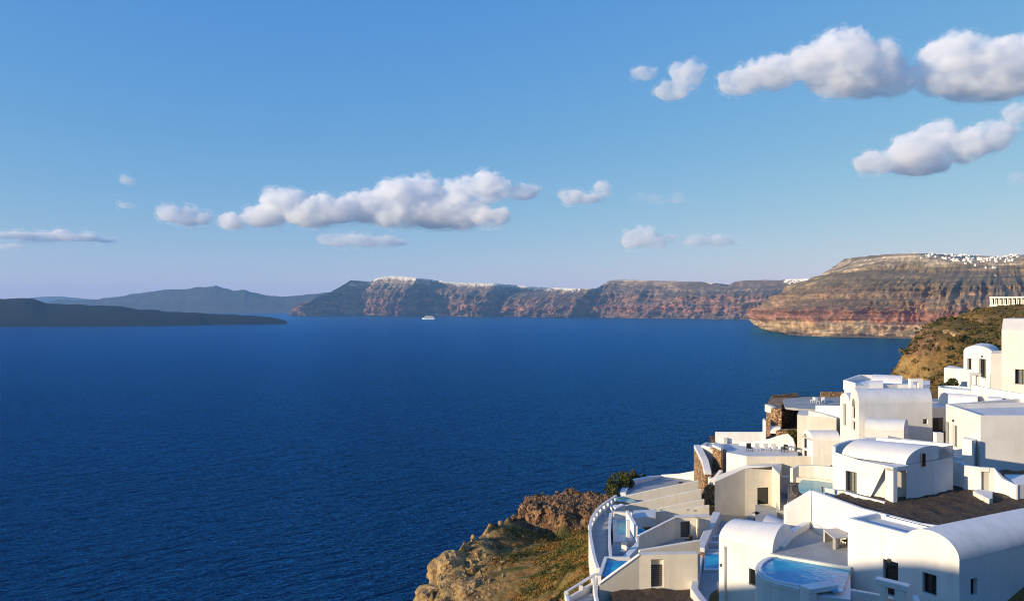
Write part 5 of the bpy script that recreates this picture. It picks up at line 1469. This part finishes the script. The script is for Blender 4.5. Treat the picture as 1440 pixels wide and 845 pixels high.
lop = [(u_of(lw1, lw2, 1332), u_of(lw1, lw2, 1339), zrow(lw1, lw2, 0.4, 542), zrow(lw1, lw2, 0.4, 536.5))]
mb = MB(); Pl = facade(mb, lw1, lw2, -12, -8.1, -7.9, lop, 0.4); lw3 = xy(1372, 91.0); facade(mb, lw2, lw3, -12, -7.9, -8.4, [], 0.2)
mb.poly([(*lw1, -8.1), (*lw2, -7.9), (*lw3, -8.4), along(lw3, fd, 5) + (-8.3,), along(lw1, fd, 5) + (-8.1,)])
mb.build('side_wing', WHITE, Fh); window(Pl, *lop[0], Fh, 0.4, leaves=1)
gt = xy(1370, 88.0)
MB().box(along(gt, (1, 0), -0.55), 0.3, 0.45, -11, -8.3).build('gate_post', COPE, Fh)
MB().box(along(gt, (1, 0), 0.55), 0.3, 0.45, -11, -8.3).build('gate_post', COPE, Fh)
MB().box(gt, 1.4, 0.45, -8.297, -8.0).build('gate_head', COPE, Fh)
MB().strip([(*xy(1378, 87.2), -8.3), (*xy(1386, 86.6), -8.6), (*xy(1393, 86.0), -7.9)], 0.25, -11).build('stair_wall', COPE, Fh)
Rd = house('round_pool', 'round white pool wall with blue water beside the gabled house', 'pool', *xy(1348, 84), -12)
rc = xy(1349, 84.0)
ring = [(rc[0] + 1.75 * math.cos(a), rc[1] + 2.6 * math.sin(a)) for a in np.linspace(0, 2 * math.pi, 28, endpoint=False)]
MB().strip([(*p, -9.35) for p in ring], 0.2, -13, True).build('rim', WHITE, Rd, True)
MB().poly([(*p, -9.45) for p in ring]).build('water', POOL, Rd)
solo(MB().vault(xy(1333, 78.6), xy(1375, 76.6), xy(1334, 81.5), xy(1374, 79.4), -10.7, 1.25, 18), 'grey_vault', WHITE, 'small shaded vault roof below the round pool', 'roof', None, True)
solo(MB().vault(xy(1389, 73.4), xy(1409, 72.6), xy(1390, 76.0), xy(1410, 75.0), -10.0, 0.85, 16), 'grey_vault', WHITE, 'smaller shaded vault roof against the long bright wall', 'roof', None, True)
Lb = solo(MB().strip([(*xy(1368, 80.4), -8.6), (*xy(1400, 76.0), -8.6), (*xy(1445, 71.6), -8.6)], 0.35, -14), 'long_bright_wall', WHITE, 'long sunlit white wall rising from the round pool', 'wall', None, False, 0.03)
solo(MB().box(xy(1418, 73.6), 0.4, 0.3, -11.2, -9.3), 'grey_hatch', TABLE, 'grey hatch door set in the long bright wall', 'hatch')
EWALL = plaster('warm_white_plaster', (0.80, 0.76, 0.69))
E = house('tall_block_house', 'tall cream house with sloped roof edge and dark curtained window', 'house', 60, 80, -10)
e1, e2, e3 = xy(1393, 82.5), xy(1408.5, 82.2), xy(1470, 80.0)
eop = [(u_of(e2, e3, 1427.5), u_of(e2, e3, 1443), zrow(e2, e3, 1.5, 540), zrow(e2, e3, 1.5, 519))]
mb = MB(); facade(mb, e1, e2, -12, (HY - 497) * 82.4 / F, (HY - 497) * 82.3 / F, [], 0.2)
Pe = facade(mb, e2, e3, -12, -2.65, -2.6, eop, 0.3)
e0 = xy(1397, 88)
mb.poly([(*e1, -12), (*e0, -12), (*e0, -5.3), (*e1, -5.3)]); mb.poly([(*e1, -5.3), (*e2, -5.3), (*xy(1412, 88), -5.3), (*e0, -5.3)])
e2b = along(e2, (0.72, 0.9), 1.6); e2c = along(e2, (0.72, 0.9), 8)
mb.poly([(*e2, -12), (*e2c, -12), (*e2c, -1.4), (*e2b, -1.4), (*e2, -2.65)])
mb.poly([(*e2, -2.65), (*e3, -2.6), *[(e3[0] + 1.15, e3[1] + 1.44, -1.4)], (*e2b, -1.4)])
mb.poly([(*e2b, -1.4), (e3[0] + 1.15, e3[1] + 1.44, -1.4), (e3[0] + 5.7, e3[1] + 7.2, -1.4), (*e2c, -1.4)])
eR = (e3[0] + 5.7, e3[1] + 7.2)
mb.poly([(*e3, -12), (*eR, -12), (*eR, -1.4), (e3[0] + 1.15, e3[1] + 1.44, -1.4), (*e3, -2.6)]); mb.poly([(*eR, -12), (*e2c, -12), (*e2c, -1.4), (*eR, -1.4)])
mb.build('wall', EWALL, E); window(Pe, *eop[0], E, 0.3, leaves=3, curtain=True)

# ================= retaining wall and long colonnaded house on the hill
solo(MB().strip([(*xy(1317, 170), (HY - 476) * 170 / F), (*xy(1345, 160), (HY - 482) * 160 / F), (*xy(1378, 150), (HY - 490) * 150 / F)], 1.0, [(HY - 489) * 170 / F, (HY - 496) * 160 / F, (HY - 504) * 150 / F]), 'retaining_wall', plaster('ochre_dry_stone', (0.36, 0.24, 0.10), 0.95, 0.3), 'ochre stone retaining wall across the scrub hillside', 'wall')
DRY = stone_mat('dry_stone', (0.30, 0.19, 0.085), (0.40, 0.28, 0.14), (0.12, 0.08, 0.04), 1.2)
for lab, line in (('upper dry stone terrace wall below the colonnade house', [(1352, 262), (1385, 268), (1440, 262)]), ('middle dry stone terrace wall across the scrub slope', [(1338, 232), (1372, 226), (1440, 214)]),
                  ('short dry stone wall above the ochre retaining wall', [(1330, 205), (1362, 196), (1394, 186)]), ('lowest dry stone wall near the gabled house', [(1300, 150), (1325, 143), (1352, 137)])):
    pts_ = []
    for i_ in range(len(line) - 1):
        for k_ in range(6):
            f_ = k_ / 6; px_ = line[i_][0] + (line[i_ + 1][0] - line[i_][0]) * f_; d_ = line[i_][1] + (line[i_ + 1][1] - line[i_][1]) * f_
            x_, y_ = xy(px_, d_); pts_.append((x_, y_, gz(x_, y_) + 0.9))
    solo(MB().strip(pts_, 0.7, [p_[2] - 2.5 for p_ in pts_]), 'terrace_wall', DRY, lab, 'wall')
Cd = house('colonnade_house', 'long low white house with open colonnade on the hilltop', 'house', *xy(1420, 300), 1.0)
cA, cB = xy(1391.5, 305), xy(1470, 290)
cdir = unit(cA, cB); cn = (-cdir[1], cdir[0]); cl = V2(cA, cB).length
z0c, z1c = (HY - 431.5) * 300 / F, (HY - 417) * 300 / F
MB().prism([cA, cB, along(cB, cn, 7), along(cA, cn, 7)], z0c - 2.5, z0c + 0.9).build('plinth', WHITE, Cd)
MB().prism([along(cA, cn, 2.2), along(cB, cn, 2.2), along(cB, cn, 7), along(cA, cn, 7)], z0c + 0.9, z1c - 0.61).build('back_wall', CREAM, Cd)
MB().prism([along(cA, cn, -0.15), along(cB, cn, -0.15), along(cB, cn, 7), along(cA, cn, 7)], z1c - 0.6, z1c, True).build('roof_slab', WHITE, Cd)
nc = 13
for k in range(nc):
    MB().box(along(along(cA, cdir, 0.3 + (cl - 0.6) * k / (nc - 1)), cn, 0.2), 0.42, 0.42, z0c + 0.9, z1c - 0.602, math.atan2(cdir[1], cdir[0])).build('column', WHITE, Cd)
for k in range(nc - 1):
    q = along(along(cA, cdir, 0.3 + (cl - 0.6) * (k + 0.5) / (nc - 1)), cn, 2.17)
    MB().box(q, 1.1, 0.06, z0c + 1.2, z1c - 0.95, math.atan2(cdir[1], cdir[0])).build('window', GLASS, Cd)

# ================= bushes above the end terrace
LEAF = leaf_mat('bush_leaves', [(0.3, (0.035, 0.042, 0.014)), (0.5, (0.070, 0.080, 0.022)), (0.7, (0.13, 0.115, 0.03))], 0.5)
BARK = plain('bark', (0.08, 0.06, 0.045), 0.9)
def bush(label, blobs, seed, nleaf=1100):
    rnd = np.random.RandomState(seed)
    cx, cyb = np.mean([b[0] for b in blobs]), np.mean([b[1] for b in blobs])
    zb = min(gz(b[0], b[1]) for b in blobs)
    t = house('bush', label, 'bush', cx, cyb, zb)
    V = []
    tr = MB()
    for (x, y, z, r) in blobs:
        for k in range(10):
            dirv = rnd.normal(size=3); dirv /= np.linalg.norm(dirv); dirv[2] = abs(dirv[2])
            c = np.array([x, y, z]) + dirv * r * rnd.uniform(0.35, 0.95); rr = r * rnd.uniform(0.22, 0.42)
            n = nleaf // 10
            d = rnd.normal(size=(n, 3)); d /= np.linalg.norm(d, axis=1)[:, None]
            p = c + d * rr * rnd.uniform(0.3, 1.0, (n, 1)) ** 0.5
            a = rnd.normal(size=(n, 3)); a /= np.linalg.norm(a, axis=1)[:, None]
            b = np.cross(a, rnd.normal(size=(n, 3))); b /= np.linalg.norm(b, axis=1)[:, None]
            s = 0.15 * rnd.uniform(0.6, 1.4, (n, 1))
            V.append(np.stack([p - a * s, p - b * s * 0.55, p + a * s, p + b * s * 0.55], 1).reshape(-1, 3))
            ang = math.atan2(dirv[1], dirv[0])
            base = np.array([x, y, z - r * 0.9])
            side = np.array([-math.sin(ang), math.cos(ang), 0]) * 0.035
            tr.poly([base + side, base - side, c - side * 0.4, c + side * 0.4])
            up = np.array([0, 0, 0.035])
            tr.poly([base + up, base - up, c - up * 0.4, c + up * 0.4])
        tr.box((x, y), 0.2, 0.2, min(gz(x, y), z - r) - 0.3, z - r * 0.3)
    VV = np.concatenate(V); FF = np.arange(len(VV)).reshape(-1, 4)
    o = MB(); o.v = [tuple(v) for v in VV]; o.f = [tuple(f) for f in FF]
    ob = mesh_obj('crown', [(v[0] - cx, v[1] - cyb, v[2] - zb) for v in o.v], o.f, LEAF, t)
    tr.build('trunk', BARK, t)
    return t
def bl(px, py, d, r): x, y, z = pz(px, py, d); return (x, y, z, r)
bush('tall dark green bush between the curved walkway and end terrace', [bl(868, 690, 108, 1.9), bl(875, 678, 110, 1.7), bl(858, 697, 106, 1.5), bl(862, 686, 108, 1.4), bl(882, 684, 110, 1.5)], 3)
bush('rounded green bush behind the stepped parapet', [bl(892, 677, 116, 1.3), bl(884, 674, 115, 1.3)], 4)
bush('low green bush at the parapet end toward the sea', [bl(904, 675, 118, 1.0), bl(911, 676, 119, 0.8)], 5)
bush('small green shrub in the angle of the rubble bastion', [bl(1114, 612, 109.7, 0.9), bl(1118, 618, 109.2, 0.8)], 6, 700)
bush('dark shrub beside the side wing of the gabled house', [bl(1338, 540, 92, 0.9), bl(1326, 546, 92, 0.8)], 7, 700)

# ------------------------------------------------------------------ far towns and the ship
TOWN = plain('far_whitewash', (0.78, 0.76, 0.72), 0.9, 0, 0.05, 0.12)
def far_town(name, label, rimd, ranges, seed, rows):
    rnd = random.Random(seed)
    P_ = rimd['P']; pxc = 720 + F * rimd['rx'] / rimd['ry']
    mb_v, mb_f = [], []
    for (pa, pb, n, depth_rows) in ranges:
        cols = np.nonzero((pxc > pa) & (pxc < pb))[0]
        for _ in range(n):
            c = rnd.choice(list(cols)); r = rows - 1 - int(depth_rows * abs(rnd.gauss(0, 0.55))) + rnd.choice((0, 0, 1))
            r = max(min(r, P_.shape[0] - 2), 0)
            p = P_[r, c]
            w, d, h = rnd.uniform(6, 14), rnd.uniform(7, 12), rnd.uniform(3, 6.5)
            an = rnd.uniform(-0.4, 0.4); ca_, sa_ = math.cos(an), math.sin(an)
            i = len(mb_v)
            for zz in (p[2] - 10, p[2] + h):
                for x, y in ((-w / 2, -d / 2), (w / 2, -d / 2), (w / 2, d / 2), (-w / 2, d / 2)):
                    mb_v.append((p[0] + ca_ * x - sa_ * y, p[1] + sa_ * x + ca_ * y, zz))
            mb_f += [(i, i + 1, i + 5, i + 4), (i + 1, i + 2, i + 6, i + 5), (i + 2, i + 3, i + 7, i + 6), (i + 3, i, i + 4, i + 7), (i + 4, i + 5, i + 6, i + 7)]
    o = mesh_obj(name, mb_v, mb_f, TOWN)
    tag(o, label, 'town', kind='stuff')
far_town('cliff_top_town', 'white town spilling along the far caldera rim', cal, [(526, 575, 260, 5), (575, 640, 230, 3), (640, 700, 240, 5), (700, 818, 460, 5), (818, 838, 24, 2), (1104, 1152, 200, 5), (985, 1012, 12, 1)], 4, 64)
# the houses of the nearer headland, each its own
rndh = random.Random(12)
def house_mesh(kind):
    mb_ = MB()
    w, d, h = ((9, 7, 4.2), (7, 8, 6.5), (14, 7, 4.0))[kind]
    mb_.box((0, 0), w, d, -4, h)
    if kind == 0: mb_.vault((-w / 2, -d / 2 + 0.3), (w / 2, -d / 2 + 0.3), (-w / 2, d / 2 - 0.3), (w / 2, d / 2 - 0.3), h + 0.01, 1.9, 10)
    if kind == 1: mb_.box((1.2, 0.6), 4, 4, h + 0.01, h + 2.6)
    if kind == 2: mb_.box((-3, 0), 6, 6.4, h + 0.01, h + 2.8)
    me = bpy.data.meshes.new('village_house'); me.from_pydata(mb_.v, [], mb_.f); me.materials.append(TOWN); me.update()
    return me,
hm = [house_mesh(k) for k in range(3)]
Ph_ = head['P']; pxh = 720 + F * head['rx'] / head['ry']
placed = 0
names3 = ('small white vaulted house in the village along the headland rim', 'two storey white house in the village along the headland rim', 'long white house in the village along the headland rim')
for (pa, pb, n, dn) in ((1222, 1272, 9, 2), (1255, 1300, 10, 1), (1290, 1345, 28, 7), (1345, 1400, 44, 13), (1400, 1442, 32, 13)):
    cols = [c for c in np.nonzero((pxh > pa) & (pxh < pb))[0]]
    for _ in range(n):
        c = rndh.choice(cols)
        if rndh.random() < 0.25 and dn > 4:
            pos = Ph_[min(max(109 - int(dn * abs(rndh.gauss(0, 0.5))), 0), 109), c]
        else:                                   # on the gently rising ground behind the rim
            f_ = rndh.uniform(0.0, 0.75) ** 1.3; br = [0.0, 0.12, 0.5, 1.0]
            pos = np.array([np.interp(f_, br, Ph_[109:113, c, i_]) for i_ in range(3)])
        k = rndh.choice((0, 0, 1, 2))
        o = bpy.data.objects.new('village_house', hm[k][0]); col.objects.link(o)
        o.location = pos + np.array([0, 0, -0.6]); o.rotation_euler = (0, 0, rndh.uniform(-0.5, 0.5)); o.scale = [rndh.uniform(0.6, 1.05)] * 3
        tag(o, names3[k], 'house', 'houses on the headland rim')
        placed += 1
# cruise ship anchored below the cliffs
SHIPW = plain('ship_white', (0.75, 0.77, 0.80), 0.5); SHIPB = plain('ship_glass', (0.05, 0.10, 0.18), 0.3)
sp0 = at(593.5, 449, 6280)
S = thing('cruise_ship', 'white cruise ship at anchor below the far cliffs', 'ship', (sp0.x + 55, sp0.y, 0))
def ship_prism(plan, z0, z1, name, mat, par, top_scale=1.0):
    n = len(plan); vs = [(x, y, z0) for x, y in plan] + [(x * top_scale, y * 1.0, z1) for x, y in plan]
    fs = [(k, (k + 1) % n, n + (k + 1) % n, n + k) for k in range(n)] + [tuple(range(n, 2 * n)), tuple(reversed(range(n)))]
    return mesh_obj(name, vs, fs, mat, par)
ship_prism([(-50, 0), (-40, -7), (-25, -10), (48, -10), (52, -6), (52, 6), (48, 10), (-25, 10), (-40, 7)], -1.5, 12, 'hull', SHIPW, S, 1.12)
for k, (a, b, zz) in enumerate(((-38, 50, 12.1), (-35, 47, 16.1), (-32, 44, 20.1), (-28, 36, 24.1))):
    d_ = ship_prism([(a, -8.5 + k * 0.6), (b, -8.5 + k * 0.6), (b, 8.5 - k * 0.6), (a, 8.5 - k * 0.6)], zz, zz + 3.2, 'deck_house', SHIPB if k % 2 == 0 else SHIPW, S)
    ship_prism([(a - 1, -9.2 + k * 0.6), (b + 1, -9.2 + k * 0.6), (b + 1, 9.2 - k * 0.6), (a - 1, 9.2 - k * 0.6)], zz + 3.21, zz + 3.95, 'deck', SHIPW, S)
ship_prism([(10, -3), (20, -3), (20, 3), (10, 3)], 28.1, 38, 'funnel', DARK, S, 0.92)
ship_prism([(-20, -0.6), (-18.5, -0.6), (-18.5, 0.6), (-20, 0.6)], 28.1, 42, 'mast', SHIPW, S)
# ------------------------------------------------------------------ clouds
def cloud_material(name, dens, k, seed, lo=0.36, hi=0.68, cell=30):
    """water droplets, thinned by billows towards ragged edges"""
    m = bpy.data.materials.new(name); m.use_nodes = True
    nt = m.node_tree; nt.nodes.clear()
    out = nt.nodes.new('ShaderNodeOutputMaterial')
    v = nt.nodes.new('ShaderNodeVolumePrincipled')
    v.inputs['Color'].default_value = (0.995, 0.995, 0.995, 1)
    v.inputs['Anisotropy'].default_value = 0.0
    tc = nt.nodes.new('ShaderNodeTexCoord')
    mp = nt.nodes.new('ShaderNodeMapping'); mp.inputs['Location'].default_value = (seed * 3.1, seed, 0); mp.inputs['Scale'].default_value = (1 / (k * cell), 1 / (k * cell), 1 / (k * cell * 0.62))
    nt.links.new(tc.outputs['Object'], mp.inputs['Vector'])
    n = noise_node(nt, 1.0, 5, 0.6, mp.outputs[0], 0.2)
    r = ramp(nt, n.outputs[0], [(lo, 0.0), (hi, 1.0)])
    d = mathn(nt, 'MULTIPLY', r.outputs[0], dens)
    nt.links.new(d, v.inputs['Density'])
    nt.links.new(v.outputs[0], out.inputs['Volume'])
    return m

def build_cloud(label, depth, blobs, voxel_px, dens, disp, seed, thick=1.0, fringe=4.5):
    """blobs: (px, row, rx, ry) puffs of one cloud standing at 'depth'"""
    rnd = random.Random(seed)
    bm = bmesh.new()
    k = depth / F
    cx = sum(b[0] for b in blobs) / len(blobs); cyy = sum(b[1] for b in blobs) / len(blobs)
    c0 = at(cx, cyy, depth)
    for (px, py, rx, ry) in blobs:
        p = at(px, py, depth) - c0
        dd = rnd.uniform(-0.35, 0.35) * rx * k
        ret = bmesh.ops.create_icosphere(bm, subdivisions=3, radius=1.0)
        mtx = Matrix.Translation((p.x, p.y + dd, p.z)) @ Matrix.Diagonal((rx * k, (0.5 * rx + 0.5 * ry) * k * thick, ry * k, 1))
        for v in ret['verts']:
            v.co = mtx @ v.co
        # smaller puffs riding on the upper half
        for _ in range(int(5 + rx / 6)):
            a = rnd.uniform(0, 2 * math.pi); e = rnd.uniform(0.0, 1.2)
            r = rnd.uniform(0.22, 0.42)
            q = Vector((math.cos(a) * math.cos(e), math.sin(a) * math.cos(e), math.sin(e))) * 0.85
            ret = bmesh.ops.create_icosphere(bm, subdivisions=2, radius=r * min(rx, ry) * k * 1.1)
            off = Vector((p.x + q.x * rx * k, p.y + dd + q.y * (0.5 * rx + 0.5 * ry) * k * thick, p.z + q.z * ry * k))
            for v in ret['verts']:
                v.co = v.co + off
    me = bpy.data.meshes.new('cloud'); bm.to_mesh(me); bm.free()
    tmp = bpy.data.objects.new('tmp', me); col.objects.link(tmp)
    md = tmp.modifiers.new('r', 'REMESH'); md.mode = 'VOXEL'; md.voxel_size = voxel_px * k
    dg = bpy.context.evaluated_depsgraph_get()
    me2 = bpy.data.meshes.new_from_object(tmp.evaluated_get(dg))
    bpy.data.objects.remove(tmp)
    n = len(me2.vertices)
    co = np.empty(n * 3, np.float32); me2.vertices.foreach_get('co', co); co = co.reshape(-1, 3)
    no = np.empty(n * 3, np.float32); me2.vertices.foreach_get('normal', no); no = no.reshape(-1, 3)
    u = co / (k * 16)
    w = fbm(u[:, 0], u[:, 1], u[:, 2], oct=4, seed=seed, gain=0.55)
    bl = 1 - np.abs(vnoise(u[:, 0] * 1.7, u[:, 1] * 1.7, u[:, 2] * 1.7, seed + 3)) * 2
    up = np.clip(no[:, 2] + 0.5, 0.25, 1)
    co = co + no * ((w * 2.2 + bl * 0.4) * disp * k * up)[:, None]
    # an outer skin of torn vapour round the dense heart
    w2 = fbm(u[:, 0] * 1.6, u[:, 1] * 1.6, u[:, 2] * 1.6, oct=3, seed=seed + 31)
    co2 = co + no * ((fringe * (1.0 + 0.9 * w2)) * k)[:, None]
    nv, F3 = len(co), [tuple(p.vertices) for p in me2.polygons]
    meA = bpy.data.meshes.new('cloud')
    meA.from_pydata([tuple(c_) for c_ in np.concatenate([co, co2])], [], F3 + [tuple(i + nv for i in f) for f in F3])
    meA.update()
    meA.materials.append(cloud_material('cloud_heart', dens * 2.7, k, seed))
    meA.materials.append(cloud_material('cloud_fringe', dens * 0.9, k, seed + 5, 0.48, 0.72, 17))
    meA.polygons.foreach_set('material_index', [0] * len(F3) + [1] * len(F3))
    me2 = meA
    me2.polygons.foreach_set('use_smooth', [True] * len(me2.polygons))
    o = bpy.data.objects.new('cloud', me2); col.objects.link(o)
    o.location = c0
    tag(o, label, 'cloud', 'fair weather clouds over the bay')
    return o

build_cloud('long heaped grey and white cloud bank over the caldera cliffs', 8600,
    [(330, 313, 24, 10), (370, 306, 34, 14), (402, 287, 32, 20), (440, 304, 40, 16), (476, 297, 42, 18), (520, 293, 44, 20), (556, 277, 34, 22), (592, 272, 36, 23), (610, 298, 52, 22),
     (648, 302, 44, 19), (690, 266, 28, 20), (688, 306, 28, 14), (735, 271, 22, 11), (650, 274, 30, 20), (560, 308, 40, 13)], 2.6, 0.0065, 5.0, 11)
build_cloud('low flat cloud strip just beneath the long cloud bank', 7300, [(480, 338, 34, 8), (520, 340, 40, 8), (556, 342, 20, 5)], 2.2, 0.004, 3.0, 12)
build_cloud('small round cloud left of the long cloud bank', 8600, [(240, 301, 17, 11), (262, 306, 24, 12), (282, 308, 14, 8)], 1.8, 0.006, 3.5, 13)
build_cloud('thin flat cloud streak over the low lava island', 9500, [(20, 332, 40, 4), (62, 333, 40, 6), (88, 329, 14, 6), (115, 335, 30, 5), (148, 338, 16, 3)], 1.6, 0.0045, 2.0, 14)
build_cloud('short flat cloud wisp under the thin streak', 9500, [(8, 346, 18, 3.5), (24, 346, 10, 3)], 1.4, 0.003, 1.0, 15)
build_cloud('small dark cloud with one bright puff at its end', 7600, [(805, 278, 18, 9), (828, 280, 18, 7), (846, 268, 14, 11)], 1.8, 0.006, 3.0, 16)
build_cloud('low row of bright and blue puffs above the rim', 6900, [(888, 338, 15, 12), (908, 335, 20, 14), (922, 342, 16, 8), (947, 336, 10, 9), (970, 340, 13, 7), (992, 336, 12, 8), (1014, 339, 18, 8), (1036, 343, 10, 4)], 1.7, 0.0055, 3.0, 17)
build_cloud('faint dark shreds of cloud above the row of puffs', 7000, [(895, 278, 12, 6), (925, 281, 18, 6), (948, 279, 16, 7), (970, 284, 12, 4)], 1.5, 0.0011, 4.0, 18)
build_cloud('upright bright cloud puff with a grey tail', 3300, [(905, 104, 20, 9), (945, 128, 24, 13), (966, 108, 22, 22), (985, 100, 10, 9)], 2.6, 0.009, 4.0, 19)
build_cloud('big domed cloud with a grey skirt stretching to one side', 3200, [(1045, 113, 34, 18), (1085, 104, 38, 22), (1130, 96, 36, 22), (1180, 88, 48, 38), (1225, 98, 50, 38), (1185, 116, 52, 22), (1260, 112, 34, 22)], 3.4, 0.010, 6.0, 20)
build_cloud('large cloud heap with flat grey base cut by the frame', 3200, [(1345, 80, 42, 34), (1395, 92, 62, 38), (1450, 86, 60, 38), (1510, 90, 60, 36), (1325, 114, 34, 20), (1400, 116, 70, 20)], 3.4, 0.010, 6.0, 22)
build_cloud('bright rising cloud with lumpy top below the big domes', 5000, [(1235, 228, 30, 16), (1280, 215, 36, 22), (1318, 200, 34, 26), (1352, 208, 34, 22), (1385, 198, 28, 20), (1412, 186, 18, 14), (1300, 230, 46, 14)], 2.6, 0.0075, 5.0, 23)
build_cloud('dim small cloud beside the bright rising cloud', 5000, [(1434, 160, 20, 12), (1458, 152, 22, 14)], 2.2, 0.006, 3.0, 24)
build_cloud('thin blue grey cloud scrap below the bright rising cloud', 5000, [(1430, 250, 14, 7), (1450, 252, 18, 8)], 2.0, 0.003, 2.0, 25)
build_cloud('tiny faint pink cloud, upper of two', 9000, [(176, 254, 10, 6)], 1.4, 0.0035, 1.5, 26)
build_cloud('tiny faint pink cloud, lower of two', 9000, [(178, 289, 12, 5)], 1.4, 0.0035, 1.5, 27)

# ------------------------------------------------------------------ haze
def haze_box(dens, colr):
    m = bpy.data.materials.new('haze_air'); m.use_nodes = True
    nt = m.node_tree; nt.nodes.clear()
    out = nt.nodes.new('ShaderNodeOutputMaterial')
    v = nt.nodes.new('ShaderNodeVolumePrincipled')
    v.inputs['Color'].default_value = (*colr, 1)
    v.inputs['Density'].default_value = dens
    v.inputs['Anisotropy'].default_value = 0.0
    nt.links.new(v.outputs[0], out.inputs['Volume'])
    x0, x1, y0, y1, z0, z1 = -21000, 14000, -1500, 22000, -30, 640
    vs = [(x0, y0, z0), (x1, y0, z0), (x1, y1, z0), (x0, y1, z0), (x0, y0, z1), (x1, y0, z1), (x1, y1, z1), (x0, y1, z1)]
    fs = [(0, 3, 2, 1), (4, 5, 6, 7), (0, 1, 5, 4), (1, 2, 6, 5), (2, 3, 7, 6), (3, 0, 4, 7)]
    o = mesh_obj('haze', vs, fs, m)
    tag(o, kind='stuff')
haze_box(3.9e-5, (0.30, 0.60, 1.0))
